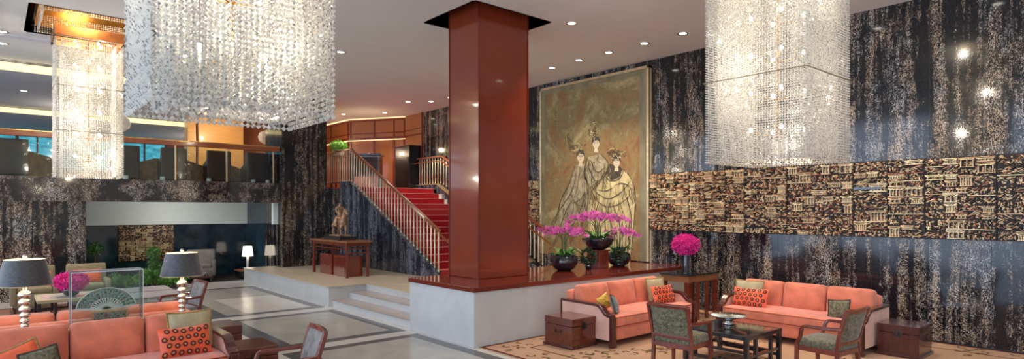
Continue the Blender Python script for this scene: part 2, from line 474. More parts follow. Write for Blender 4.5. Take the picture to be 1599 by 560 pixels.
# long wall on the right with plinth
struct(B(XW, XW + .3, -1, 18.4, 0, CZ).build('wall_right', 'marble'))
struct(B(XW - .012, XW, -1, 7, 0, .035).build('baseboard_right', 'black'))
for k, y in enumerate((.5, 2.05, 3.6, 5.15, 6.7)):   # fine joints between the slabs
    struct(B(XW - .002, XW, y, y + .006, .1, 1.57).build('trim_%d' % (k + 10), 'black'))
for k, y in enumerate((-.3, 1.25, 2.8, 4.35, 5.9, 7.45)):
    struct(B(XW - .002, XW, y, y + .006, 2.83, CZ).build('trim_%d' % (k + 20), 'black'))
struct(B(XW - .002, XW, 0, 8, 4.02, 4.026).build('trim_30', 'black'))
struct(B(XW - .03, XW + .01, 7.93, 7.965, .88, 5.1).build('trim_31', 'brass_soft'))

# ceiling (with openings over the column and the far chandelier)
HX0, HX1, HY0, HY1 = 5.70, 7.35, 7.50, 8.95
GX0, GX1, GY0, GY1 = .45, 2.30, 12.15, 14.15
ce = MB()
def slab_with_holes(mb, X0, X1, Y0, Y1, z0, z1, holes):
    xs = sorted({X0, X1, *[h[0] for h in holes], *[h[1] for h in holes]})
    ys = sorted({Y0, Y1, *[h[2] for h in holes], *[h[3] for h in holes]})
    for a, b in zip(xs, xs[1:]):
        for c, d in zip(ys, ys[1:]):
            cx, cy = (a + b) / 2, (c + d) / 2
            if any(h[0] < cx < h[1] and h[2] < cy < h[3] for h in holes): continue
            mb.box(a, b, c, d, z0, z1)
slab_with_holes(ce, -3, 11.2, -2, 17.1, CZ, CZ + .25, [(HX0, HX1, HY0, HY1), (GX0, GX1, GY0, GY1)])
ce.box(6.6, 11.2, 17.1, 23, CZ, CZ + .25)
struct(ce.build('ceiling', 'ceiling'))
t = MB()
t.box(HX0 - .0, HX1, HY0, HY1, CZ + .4, CZ + .45)
t.box(HX0 - .03, HX0, HY0, HY1, CZ + .0, CZ + .45).box(HX1, HX1 + .03, HY0, HY1, CZ, CZ + .45).box(HX0, HX1, HY0 - .03, HY0, CZ, CZ + .45).box(HX0, HX1, HY1, HY1 + .03, CZ, CZ + .45)
struct(t.build('trim_2', 'bronze'))
t = MB()
t.box(GX0, GX1, GY0, GY1, CZ + .55, CZ + .6, 0)
t.box(GX0 - .03, GX0, GY0, GY1, CZ, CZ + .6, 1).box(GX1, GX1 + .03, GY0, GY1, CZ, CZ + .6, 1).box(GX0, GX1, GY0 - .03, GY0, CZ, CZ + .6, 1).box(GX0, GX1, GY1, GY1 + .03, CZ, CZ + .6, 1)
struct(t.build('trim_3', ['bronze', 'rosewood']))
t = MB()   # shallow raised band around the far opening
for a in ((-.2, .02, 11.6, 14.75), (.02, 2.7, 14.55, 14.75)): t.box(*a, CZ - .03, CZ)
struct(t.build('trim_4', 'ceiling_blue'))

# red column ------------------------------------------------------------------
col = thing('column', 'tall square red lacquered column rising from the raised plinth to the ceiling', 'column', (6.55, 8.22, .88))
B(-.54, .54, -.41, .42, 0, 4.66).build('shaft', 'lacquer', col, .012)
g = MB()
for sx, sy in ((-1, -1), (1, -1), (-1, 1), (1, 1)):
    g.box(sx * .54 - .012, sx * .54 + .012, sy * .412 - .012, sy * .412 + .012, 0, 4.6)
g.build('corner_bead', 'lacquer_dark', col)
col['label'] = 'tall square red lacquered column rising from the grey plinth to the ceiling'

# pedestal -----------------------------------------------------------------
pl = thing('plinth', 'long pale grey stone plinth with a red lacquered top carrying the column and orchids', 'plinth', (5.3, 7.0, 0))
B(0, XW - 5.3, 0, 1.78, 0, .81).build('body', 'stone', pl, .004)
B(-.02, XW - 5.3, -.02, 1.80, .81, .88).build('top_slab', 'lacquer_dark', pl, .006)

# raised platform and steps
pf = thing('stone_platform', 'raised beige stone platform with three pale steps beside the plinth', 'platform', (0, 0, 0))
q = MB()
q.prism([(5.3, 12.0), (6.15, 12.0), (6.15, 8.80), (XW, 8.80), (XW, 17.0), (6.12, 17.0), (6.12, 17.6), (5.3, 17.6)], 'z', 0, .40, 0)
q.build('base', 'stone', pf)
q = MB(); q.prism([(5.28, 11.98), (6.13, 11.98), (6.13, 8.80), (XW, 8.80), (XW, 17.0), (6.12, 17.0), (6.12, 17.6), (5.28, 17.6)], 'z', .40, .42, 0)
q.build('paving', 'stone_beige', pf)
for x0, z in ((5.38, .14), (5.76, .28)):
    st = MB(); st.box(x0, 6.15, 8.80, 12.0, z - .14, z - .015, 0); st.box(x0 - .015, 6.15, 8.80, 12.0, z - .015, z, 1)
    st.build('step', ['stone', 'tread'], pf)

# marble pillar & wall behind the horse table
struct(B(6.13, 7.44, 17.0, 18.35, 0, CZ).build('wall_pillar', 'marble_pier'))
struct(B(7.44, 7.85, 17.0, 17.2, 0, 2.66).build('wall_behind_table', 'marble_pier'))

# STAIRCASE -----------------------------------------------------------------
SX0, SX1 = 7.85, 10.65
stc = thing('staircase', 'red carpeted staircase climbing from the platform to the upper landing', 'staircase', (0, 0, 0))
for k in range(14):
    y = 12.1 + .3 * k; z = .58 + .1625 * k
    s_ = MB(); s_.box(SX0 + .1, SX1 - .02, y, 16.0 + .02, z - .1625, z - .012, 0)
    s_.build('step', 'white_stone', stc)
    c_ = MB(); c_.box(SX0 + .12, SX1 - .14, y - .012, min(y + .31, 16.0), z - .012, z, 0)
    c_.box(SX0 + .12, SX1 - .14, y - .012, y, z - .1625, z - .012, 0)
    c_.box(SX0 + .12, SX1 - .14, y - .02, y + .012, z - .008, z + .004, 1)
    c_.build('carpet_runner', ['stair_carpet', 'nosing'], stc)
w = MB(); w.prism([(17.0, .42), (17.0, 2.84), (16.34, 2.84), (11.85, .56), (11.62, .42)], 'x', SX0, SX0 + .1)
w.build('stringer_wall', 'marble_blue', stc)
w = MB(); w.prism([(16.30, 2.86), (11.80, .58), (11.80, .555), (16.34, 2.835), (18.6, 2.835), (18.6, 2.86)], 'x', SX0 - .02, SX0 + .12)
w.build('stringer_cap', 'marble_blue', stc)
w = MB(); w.prism([(17.4, .42), (17.4, 2.84), (16.0, 2.84), (11.6, .66), (11.3, .42)], 'x', SX1 - .02, SX1 + .12)
w.build('stringer_wall', 'marble_blue', stc)
w = MB(); w.prism([(17.4, 2.83), (17.4, 2.86), (15.98, 2.86), (11.55, .68), (11.6, .65), (16.0, 2.83)], 'x', SX1 - .03, SX1 + .13)
w.build('stringer_cap', 'brass_soft', stc)

def balustrade(X, yk, zk, ye, ze, yfar, base_k, slope_b, label, side):
    b = thing('balustrade', label, 'balustrade', (X, ye, 0))
    s = -side
    def rail(dz, w, h):
        return [(0, yfar - ye, zk + dz), (0, yk - ye, zk + dz), (0, 0, ze + dz)]
    m = MB(); m.strip(rail(0, 0, 0), .075, .06, (1, 0, 0)); m.build('handrail', 'rail_wood', b, .012)
    m = MB(); m.strip([(s * .13, yfar - ye, zk - .16), (s * .13, yk - ye - .15, zk - .16), (s * .13, -.35, ze - .36)], .035, .035, (1, 0, 0))
    for kk in range(4):
        yy = .5 + kk * 1.3
        zz = ze + (zk - ze) * (yy) / (yk - ye) - .19
        m.tube([(0, yy, zz + .02), (s * .13, yy, zz - .03)], .008, 6)
    m.build('inner_rail', 'rail_wood', b)
    y = ye + .06
    while y < yfar - .04:
        if y < yk:
            zb = base_k - (yk - y) * slope_b; zt = ze + (zk - ze) * (y - ye) / (yk - ye) - .03
        else: zb = base_k; zt = zk - .03
        m = MB(); m.tube([(0, y - ye, zb), (0, y - ye, zt)], .019, 6)
        m.ball((0, y - ye, zb + .03), .027, 6, 4)
        m.build('baluster', 'baluster', b)
        y += .155
    return b
balustrade(SX0 + .05, 16.34, 3.80, 11.75, 1.53, 18.4, 2.86, .507, 'brass balustrade with wooden handrail on the left side of the red stairs', -1)
balustrade(SX1 + .05, 15.8, 3.72, 11.15, 1.54, 17.3, 2.86, .492, 'brass balustrade against the marble wall on the right side of the red stairs', 1)

# landing and upper walls ------------------------------------------------------
l = MB(); l.prism([(7.44, 17.2), (8.05, 17.0), (SX1 + .1, 16.0), (XW, 16.0), (XW, 18.3), (9.69, 20.3), (9.6, 23), (6.2, 23), (6.2, 18.35), (7.44, 18.35)], 'z', 2.5, 2.69)
l.box(SX0 + .1, XW, 16.0, 17.3, .42, 2.68)
lo = struct(l.build('floor', 'stair_carpet'))
def wall_seg(a, b, z0, z1, th, name, mat):
    a = Vector((*a, 0)); b = Vector((*b, 0)); d = (b - a); L = d.length; ang = math.atan2(d.y, d.x)
    m = MB(); m.box(0, L, 0, th, z0, z1)
    return struct(m.build(name, mat, loc=a, rot=(0, 0, ang)))
pts = [(XW, 18.25), (9.69, 20.17), (9.58, 23.0)]
wall_seg(pts[1], pts[0], 2.69, CZ, -.0 + .15, 'wall_landing', 'panel_wood')
wall_seg(pts[2], pts[1], 2.69, CZ, .15, 'wall_landing_side', 'panel_wood')
struct(B(XW - .02, XW + .3, 17.1, 18.3, 2.69, CZ).build('wall_landing_right', 'panel_wood'))
struct(B(6.2, 9.7, 22.9, 23.1, 2.69, CZ).build('wall_landing_back', 'panel_wood'))
# mouldings and cove on the wood walls
def trims(a, b, k, stiles):
    a = Vector((*a, 0)); b = Vector((*b, 0)); d = b - a; L = d.length; ang = math.atan2(d.y, d.x)
    m = MB(); m.box(0, L, -.03, 0, 4.72, 4.76); m.box(0, L, -.05, 0, 4.52, 4.60); m.box(0, L, -.03, 0, CZ - .12, CZ - .06)
    for s_ in stiles: m.box(s_ * L - .03, s_ * L + .03, -.035, 0, 2.69, 4.55); m.box(s_ * L - .02, s_ * L + .02, -.03, 0, 4.6, CZ - .06)
    struct(m.build('trim_%d' % k, 'rosewood', loc=a, rot=(0, 0, ang)))
    m = MB(); m.box(0, L, -.04, -.01, 4.49, 4.515); m.box(0, L, -.05, -.01, CZ - .03, CZ - .01)
    struct(m.build('trim_%d' % (k + 1), 'cove_warm', loc=a, rot=(0, 0, ang)))
trims(pts[1], pts[0], 40, (.02, .45, .8, .98))
trims(pts[2], pts[1], 42, (.1, .5, .97))
m = MB(); m.box(XW - .06, XW - .02, 17.15, 18.25, 4.55, 4.60).box(XW - .06, XW - .02, 17.15, 18.25, 4.74, 4.78).box(XW - .06, XW - .02, 17.1, 17.15, 2.69, CZ)
struct(m.build('trim_44', 'rosewood'))
dk = thing('tall_cupboard', 'dark tall cupboard against the wood panelling at the head of the stairs', 'cupboard', (XW - .27, 17.65, 2.69))
B(-.2, .24, -.42, .5, 0, 1.45).build('body', 'black_wood', dk, .01)
B(-.22, .24, -.44, .52, 1.45, 1.49).build('top', 'dark_wood', dk, .005)
# reception cabinet on the landing
cb = thing('reception_cabinet', 'dark boxed reception cabinet in front of the curved wood panelling on the landing', 'cabinet', (9.35, 18.25, 2.69), rad(-40))
B(-.5, .5, -.25, .25, .45, 1.12).build('body', 'dark_wood', cb, .01)
B(-.55, .55, -.3, .3, 1.12, 1.18).build('top', 'black_wood', cb, .006)
B(-.44, .44, -.262, -.25, .5, 1.07).build('front_panel', 'club', cb)
for x in (-.46, .46):
    for y in (-.2, .2): B(x - .03, x + .03, y - .03, y + .03, 0, .45).build('leg', 'dark_wood', cb)
vs_ = thing('flower_bowl', 'white bowl of green hydrangeas behind the level stair handrail', 'flower bowl', (8.70, 18.95, 3.82))
MB().lathe([(.10, 0), (.17, .05), (.2, .2), (.18, .2), (.16, .06)], n=20).build('bowl', 'white_stone', vs_)
def leafball(mb, c, r, n, size, mats=1, flat=1.0, rnd=R):
    for i in range(n):
        u = rnd.uniform(-1, 1); a = rnd.uniform(0, 2 * PI); q = math.sqrt(1 - u * u)
        rr = rnd.uniform(.72, 1.0)
        d = Vector((q * math.cos(a), q * math.sin(a), u)); p = Vector(c) + Vector((d.x * r[0], d.y * r[1], d.z * r[2])) * rr
        t1 = d.cross(Vector((rnd.uniform(-1, 1), rnd.uniform(-1, 1), rnd.uniform(-1, 1)))).normalized()
        t2 = (d * .6 + t1.cross(d)).normalized(); s = size * rnd.uniform(.6, 1.25)
        mb.add([p - t1 * s * .4, p + t2 * s * .5 - d * s * .1, p + t1 * s * .4, p + t2 * s * 1.0 + d * s * .3][0:4],
               [(0, 1, 3), (1, 2, 3)], False, rnd.randrange(mats))
mm = MB(); mm.ball((0, 0, .32), (.24, .24, .16), 10, 6, 0); leafball(mm, (0, 0, .32), (.28, .28, .2), 420, .07, 2)
mm.build('hydrangeas', ['leaf_bright', 'leaf_bright'], vs_)
st = thing('plant_stand', 'slim dark stand carrying the hydrangea bowl on the landing', 'stand', (8.70, 18.95, 2.69))
B(-.2, .2, -.2, .2, 1.08, 1.13).build('top', 'dark_wood', st)
for sx in (-.16, .16):
    for sy in (-.16, .16): B(sx - .02, sx + .02, sy - .02, sy + .02, 0, 1.08).build('leg', 'dark_wood', st)

# ------------------------------------------------------------------ balcony side
struct(B(-6, 6.12, 17.0, 17.3, 2.22, 2.77).build('wall_balcony_front', 'marble_fascia'))
struct(B(-6, 6.2, 17.3, 31, 2.45, 2.69).build('floor', 'dark_floor'))
struct(B(-6, 1.64, 17.12, 17.9, 0, 2.22).build('wall_left_pier', 'marble'))
struct(B(-6, 7.4, 20.3, 20.5, 0, 2.45).build('wall_back', 'marble_back'))
struct(B(1.5, 6.13, 20.05, 20.3, 1.60, 2.45).build('trim_5', 'white'))
struct(B(6.0, 6.13, 17.3, 17.45, 1.62, 2.22).build('trim_6', 'white'))
struct(B(6.13, 6.25, 18.35, 20.3, 0, 2.45).build('wall_recess_right', 'marble_back'))
# glass balustrade
gb = thing('balcony_railing', 'glass balcony railing with brass posts and thick wooden handrail above the marble fascia', 'railing', (0, 17.08, 2.77))
B(-6, 6.1, -.02, .10, .88, 1.0).build('handrail', 'balcony_rail_wood', gb, .015)
B(-6, 6.1, .0, .08, 1.0, 1.025).build('rail_cap', 'brass', gb)
for x in (-1.4, -.19, 1.04, 2.27, 3.49, 4.71, 5.93):
    B(x - .018, x + .018, .01, .05, 0, .88).build('post', 'brass_soft', gb)
for a, b_ in zip((-1.4, -.19, 1.04, 2.27, 3.49, 4.71), (-.19, 1.04, 2.27, 3.49, 4.71, 5.93)):
    B(a + .03, b_ - .03, .025, .035, .02, .86).build('glass_pane', 'glass', gb)
# ceilings & coves above the balcony lounge
struct(B(-6, 6.6, 17.1, 23.3, 5.10, 5.3).build('ceiling', 'ceiling_blue'))
struct(B(-6, 6.6, 17.02, 17.1, 5.06, 5.22).build('trim_7', 'cove'))
struct(B(-6, 6.6, 17.03, 17.12, 5.22, CZ).build('trim_8', 'mirror'))
struct(B(-6, 6.2, 23.3, 23.4, 4.93, 5.07).build('trim_9', 'cove'))
struct(B(-6, 6.2, 23.3, 23.42, 5.07, 5.10).build('trim_50', 'mirror'))
struct(B(-6, 6.2, 23.4, 28.1, 4.93, 5.1).build('ceiling', 'ceiling_blue'))
# wood clad pier and far wall with windows
struct(B(5.18, 6.60, 22.0, 22.8, 2.69, 5.1).build('wall_wood_pier', 'panel_gold'))
struct(B(4.88, 5.12, 22.1, 22.6, 2.69, 5.1).build('trim_51', 'panel_gold'))
struct(B(5.12, 5.18, 22.2, 22.7, 2.69, 5.1).build('trim_52', 'rosewood'))
struct(B(-6, 12, 28.1, 28.3, 2.69, 3.55).build('wall_far', 'dark_wood'))
struct(B(-6, 12, 28.1, 28.3, 4.72, 5.1).build('wall_far_head', 'rosewood'))
wi = 0
for a, b_ in ((-.6, .6), (.7, 1.75), (1.85, 3.8), (3.9, 5.35), (8.6, 10.6)):
    wi += 1
    o = struct(B(a, b_, 28.18, 28.22, 3.55, 4.72).build('window_%d' % wi, 'window_view'))
    g = MB(); g.box(a - .05, a, 28.1, 28.25, 3.55, 4.72).box(b_, b_ + .05, 28.1, 28.25, 3.55, 4.72).box((a + b_) / 2 - .03, (a + b_) / 2 + .03, 28.1, 28.2, 3.55, 4.72)
    g.build('window_frame', 'black_wood', o)
struct(B(5.4, 8.5, 28.1, 28.3, 3.55, 4.72).build('wall_far_panel', 'rosewood'))

# ================================================================== FRIEZE
fr_rnd = random.Random(21)
def carve(y0, y1, z0, z1, name, label, X=XW, dark=False):
    """one carved relief panel: pavilions, roofs, columns, figures and scrolls in real relief"""
    r = fr_rnd; m = MB()
    T = .05
    m.box(X - T, X, y0 + .004, y1 - .004, z0, z1, 3)
    def blk(a, b, c, d, h, mt):
        a = max(a, y0 + .005); b = min(b, y1 - .005); c = max(c, z0 + .002); d = min(d, z1 - .002)
        if b - a < .004 or d - c < .004: return
        m.box(X - T - h, X - T + .001, a, b, c, d, mt)
    def slant(cy, cz, L, w, ang, h, mt):
        dy, dz = math.cos(ang) * L / 2, math.sin(ang) * L / 2; ny, nz = -math.sin(ang) * w / 2, math.cos(ang) * w / 2
        P = [(cy - dy - ny, cz - dz - nz), (cy + dy - ny, cz + dz - nz), (cy + dy + ny, cz + dz + nz), (cy - dy + ny, cz - dz + nz)]
        if min(p[0] for p in P) < y0 or max(p[0] for p in P) > y1 or min(p[1] for p in P) < z0 or max(p[1] for p in P) > z1: return
        m.prism(P, 'x', X - T - h, X - T + .001, mt)
    pal = [0, 0, 0, 1, 1, 2, 2, 3]
    def cell(a, b, c, d):
        w, h = b - a, d - c
        k = r.random()
        hb = r.uniform(.0, .03)
        if r.random() < .4: blk(a, b, c, d, hb * .4, 3)
        if k < .36 and w > .14:      # pavilion
            mt = r.choice([1, 0, 0]); nc = r.randint(3, 6)
            blk(a + .01, b - .01, d - .046, d - .036, .075, 1); blk(a + .03, b - .03, d - .024, d - .016, .06, mt)
            slant(a + .03, d - .035, .06, .014, 2.6, .08, mt); slant(b - .03, d - .035, .06, .014, .54, .08, mt)
            blk(a + .015, b - .015, c + .005, c + .015, .07, mt)
            for i in range(nc):
                x = a + .03 + (w - .06) * i / max(1, nc - 1); blk(x - .0045, x + .0045, c + .015, d - .046, .055, 1)
                if i < nc - 1:
                    x2 = x + (w - .06) / nc / 2
                    blk(x2 - .012, x2 + .012, c + .03, c + .03 + (h - .1) * r.uniform(.4, .75), .03, r.choice([2, 0]))
                    m.ball((X - T - .03, x2, c + .035 + (h - .1) * .72), (.015, .011, .013), 6, 4, r.choice([0, 1]))
            for i in range(int(w * h * 900)):
                x = r.uniform(a, b); z = r.uniform(c, d); s = r.uniform(.005, .012)
                slant(x, z, s * 2.6, s, r.uniform(0, PI), r.uniform(.015, .05), r.choice(pal))
        elif k < .74:   # crowd of figures / foliage
            for i in range(int(w * h * 1500)):
                x = r.uniform(a + .01, b - .01); z = r.uniform(c + .01, d - .02); s = r.uniform(.005, .012)
                slant(x, z, s * r.uniform(1.5, 4), s, r.gauss(PI / 2, .7), r.uniform(.02, .07), r.choice(pal))
            for i in range(int(w * h * 110)):
                m.ball((X - T - .04, r.uniform(a + .015, b - .015), r.uniform(c + .015, d - .015)), (.015, .011, .012), 6, 4, r.choice([0, 1]))
        else:           # waves, clouds and diagonal steps
            for i in range(int(w * h * 1200)):
                x = r.uniform(a + .01, b - .01); z = r.uniform(c + .01, d - .01); s = r.uniform(.005, .010)
                slant(x, z, s * r.uniform(3, 7), s, r.choice([.5, -.5, 0, 2.6]) + r.uniform(-.2, .2), r.uniform(.02, .07), r.choice(pal))
    def split(a, b, c, d, n):
        w, h = b - a, d - c
        if n == 0 or (w < .26 and h < .2): cell(a, b, c, d); return
        if w > h * 1.3 or h < .2:
            q = a + w * r.uniform(.35, .65); split(a, q, c, d, n - 1); split(q, b, c, d, n - 1)
        else:
            q = c + h * r.uniform(.35, .65)
            if r.random() < .5: blk(a, b, q - .006, q + .006, .06, r.choice([1, 0, 2]))
            split(a, b, c, q, n - 1); split(a, b, q, d, n - 1)
    split(y0 + .01, y1 - .01, z0 + .01, z1 - .01, 7)
    if r.random() < .55:
        a = r.uniform(y0, y1 - .4); z = r.uniform(z0 + .1, z1 - .2); blk(a, a + r.uniform(.25, .5), z, z + r.uniform(.03, .05), .075, 4)
    o = m.build(name, ['frieze_gold', 'frieze_pale', 'frieze_red', 'frieze_dark', 'frieze_blue'])
    return tag(o, label, 'relief panel', 'carved panels of the long wall frieze' if X == XW else None)
edges = [-1.6, -.4, .65, 1.42, 1.98, 2.85, 3.35, 3.85, 4.95, 5.75, 6.15, 6.95, 7.93]
lab = ['carved gilt relief panel of the frieze beyond the right edge of the photograph',
       'carved gilt relief panel of the frieze just past the photograph right edge',
       'carved gilt relief panel just outside the right end of the visible frieze',
       'narrow carved gilt relief panel at the far right end of the frieze',
       'wide carved gilt relief panel second from the right end of the frieze',
       'narrow carved relief panel third from the right end of the frieze',
       'narrow carved relief panel of the frieze right of the right chandelier',
       'wide carved relief panel of the frieze under the right edge of the right-hand chandelier',
       'carved relief panel of the frieze directly under the right-hand chandelier',
       'narrowest carved relief panel of the frieze, under the left half of the right-hand chandelier',
       'carved relief panel second nearest the painting, above the magenta flower vase',
       'carved relief panel of the frieze adjoining the right edge of the tall painting']
for i in range(2, len(edges) - 1):
    carve(edges[i], edges[i + 1], 1.575, 2.805, 'relief_panel', lab[i - 0])
carve(11.42, 12.6, 1.575, 2.805, 'relief_panel', 'carved gilt relief panel on the wall between the red column and the painting')
# small relief in the far recess: built on the back wall (faces -Y)
m = carve(-.0, 1.42, .56, 1.60, 'relief_panel', 'square gilt carved relief panel hanging on the dark wall of the far recess', X=0.0)
m.rotation_euler = (0, 0, PI / 2); m.location = (4.10, 20.3, 0)

# ================================================================== PAINTING
s_, c_, F_, YW = math.sin(math.atan(810 / 940)), math.cos(math.atan(810 / 940)), 940., None
PX = XW - .07
def pw(px, py, off=0.0):
    """a point of the picture surface: its place along the wall (y) and height (z)"""
    u = (px - 799.5) / F_; v = (329 - py) / F_
    dx, dy = s_ + c_ * u, c_ - s_ * u; t = PX / dx
    return (PX - off, dy * t, 2 + v * t)
pt = thing('painting', 'tall framed gold toned painting of three robed ladies on the marble wall behind the orchids', 'painting', (PX, 9.66, .90))
def loc_(p): return (p[0] - PX, p[1] - 9.66, p[2] - .90)
B(.0, .05, -1.66, 1.66, 0, 4.20).build('canvas', 'paint_ground', pt)
m = MB()
m.box(-.004, 0, -1.66, -1.45, .0, 4.2).box(-.004, 0, 1.54, 1.66, .0, 4.2).box(-.004, 0, -1.45, 1.54, 4.08, 4.2)
m.build('border', 'paint_border', pt)
m = MB()
for a in ((-1.72, -1.66, 0, 4.26), (1.66, 1.72, 0, 4.26), (-1.72, 1.72, 4.2, 4.26)):
    m.box(-.035, .06, a[0], a[1], a[2], a[3])
m.build('frame', 'brass_soft', pt, .005)
def flat(mb, pxs, off, mt):
    P = [loc_(pw(x, y, off)) for x, y in pxs]
    mb.add(P, [tuple(range(len(P)))], False, mt)
def ribbon(mb, pxs, w, off, mt, n=6):
    P = [Vector(loc_(pw(x, y, off))) for x, y in pxs]; P = spline(P, n); k = len(P); vs = []
    for i, p in enumerate(P):
        t = P[min(i + 1, k - 1)] - P[max(i - 1, 0)]; t = Vector((0, t.y, t.z)).normalized(); q = Vector((0, -t.z, t.y))
        ww = w * (.35 + .65 * math.sin(PI * (i + .5) / k))
        vs += [tuple(p - q * ww / 2), tuple(p + q * ww / 2)]
    mb.add(vs, [(2 * i, 2 * i + 1, 2 * i + 3, 2 * i + 2) for i in range(k - 1)], False, mt)
m = MB()
O = .003
# robes (0 pale gold, 1 grey ochre, 2 ink, 3 brown line, 4 face)
flat(m, [(955, 262), (966, 259), (978, 268), (988, 284), (992, 310), (991, 345), (987, 385), (984, 408), (955, 408), (953, 370), (945, 330), (935, 312), (925, 300), (932, 288), (945, 275)], O, 0)
flat(m, [(935, 312), (945, 330), (953, 370), (955, 408), (925, 408), (920, 370), (918, 335), (922, 312)], O, 0)
flat(m, [(918, 245), (938, 240), (952, 255), (945, 275), (932, 290), (920, 292), (912, 275), (912, 258)], O, 1)
flat(m, [(898, 258), (912, 256), (916, 280), (922, 300), (919, 330), (905, 345), (888, 352), (868, 350), (872, 330), (884, 305), (892, 280)], O, 1)
flat(m, [(951, 256), (962, 257), (972, 264), (968, 276), (955, 282), (948, 272)], O * 1.5, 2)
# faces
for cx, cy, rx, ry in ((931, 224, 5.4, 7.6), (907, 245, 5.6, 8), (963, 253, 5.2, 8)):
    flat(m, [(cx + rx * math.cos(a * PI / 8), cy + ry * math.sin(a * PI / 8)) for a in range(16)], O * 2, 4)
    # brows, eyes, nose, mouth
    for ex in (-2.2, 1.8):
        ribbon(m, [(cx + ex - 1.3, cy - 2.2), (cx + ex, cy - 3), (cx + ex + 1.3, cy - 2.2)], .012, O * 2.6, 2, 3)
        ribbon(m, [(cx + ex - 1.2, cy - .6), (cx + ex + 1.2, cy - .6)], .012, O * 2.6, 2, 3)
    ribbon(m, [(cx - .2, cy - 1), (cx - .6, cy + 2)], .008, O * 2.6, 3, 3)
    ribbon(m, [(cx - 1.3, cy + 4), (cx + 1, cy + 4)], .014, O * 2.6, 3, 3)
    flat(m, [(cx - 2.2, cy + ry - 1), (cx + 2.2, cy + ry - 1), (cx + 3.4, cy + ry + 6), (cx - 3.4, cy + ry + 6)], O * 1.8, 4)
    # hair cap and headdress
    flat(m, [(cx - rx - 1, cy + 1), (cx - rx - 1.5, cy - 6), (cx - 2, cy - ry - 4), (cx + 4, cy - ry - 3), (cx + rx + 1.2, cy - 5), (cx + rx, cy - 1), (cx + 3, cy - 5), (cx - 2, cy - 5)], O * 2.4, 2)
rp = random.Random(5)
for cx, cy, w_, h_ in ((927, 202, 7, 14), (902, 230, 11, 9), (957, 238, 10, 10), (968, 241, 7, 8)):
    for i in range(26):
        a = rp.uniform(0, 2 * PI); q = rp.uniform(.2, 1)
        x, y = cx + w_ * q * math.cos(a), cy + h_ * q * math.sin(a)
        ribbon(m, [(x, y), (x + rp.uniform(-4, 4), y + rp.uniform(-4, 4)), (x + rp.uniform(-5, 5), y + rp.uniform(-5, 5))], .014, O * 2.8 + i * 1e-4, rp.choice([2, 3, 3, 0]), 3)
# drapery lines
lines = [
 [(955, 262), (940, 280), (928, 296), (912, 304)], [(966, 259), (984, 276), (992, 306), (989, 360), (984, 408)],
 [(930, 300), (950, 310), (970, 300), (985, 282)], [(925, 306), (945, 322), (968, 318), (988, 300)],
 [(944, 318), (954, 350), (956, 405)], [(955, 316), (968, 350), (966, 405)], [(966, 312), (978, 350), (975, 405)], [(975, 300), (986, 340), (980, 400)],
 [(935, 314), (930, 345), (934, 405)], [(928, 310), (922, 345), (922, 400)], [(940, 318), (946, 360), (942, 404)],
 [(898, 258), (890, 285), (876, 312), (868, 345), (856, 372)], [(906, 262), (900, 300), (884, 330), (872, 362), (862, 392)],
 [(912, 268), (912, 310), (898, 345), (880, 372)], [(917, 285), (918, 320), (908, 350), (890, 380)], [(902, 258), (894, 296), (878, 322), (860, 350)],
 [(880, 325), (892, 340), (906, 342), (918, 332)], [(866, 352), (878, 366), (896, 364)], [(890, 300), (900, 318), (914, 322)],
 [(918, 245), (914, 262), (918, 285)], [(938, 240), (950, 255), (944, 276)], [(922, 250), (932, 268), (944, 262)], [(920, 262), (930, 282), (940, 278)],
 [(925, 252), (924, 290)], [(946, 268), (935, 283), (922, 292)], [(951, 256), (946, 274), (955, 282), (968, 278), (974, 266)],
 [(895, 222), (886, 214), (890, 208)], [(915, 300), (905, 312), (893, 318)], [(958, 290), (972, 286), (984, 292), (988, 306)], [(934, 296), (946, 298), (960, 292)],
 [(950, 330), (960, 372), (958, 404)], [(972, 330), (972, 380), (970, 405)], [(984, 330), (982, 372), (978, 404)]]
for i, L in enumerate(lines): ribbon(m, L, .021, O * 3 + i * 1e-4, 2 if i % 3 else 3)
for i in range(260):
    L = rp.choice(lines); x, y = rp.choice(L); dx = rp.uniform(-5, 5)
    ribbon(m, [(x + dx, y), (x + dx + rp.uniform(-4, 4), y + rp.uniform(4, 12)), (x + dx + rp.uniform(-6, 6), y + rp.uniform(14, 26))], .011, O * 3.6 + i * 3e-5, rp.choice([3, 3, 2, 0, 1]), 4)
for k in range(8):   # column of brushed characters, upper left
    y = 166 + k * 4.6; x = 868 - k * .1
    for j in range(3): ribbon(m, [(x + rp.uniform(-1.5, 1.5), y + rp.uniform(-1.3, 1.3)), (x + rp.uniform(-1.5, 1.5), y + rp.uniform(-1.3, 1.3))], .012, O * 3, 2, 2)
for k in range(4):
    y = 196 + k * 4; ribbon(m, [(872, y), (873, y + 2)], .01, O * 3, 3, 2)
m.build('painted_ladies', ['paint_robe', 'paint_robe_grey', 'paint_dark', 'paint_brown', 'paint_face'], pt)

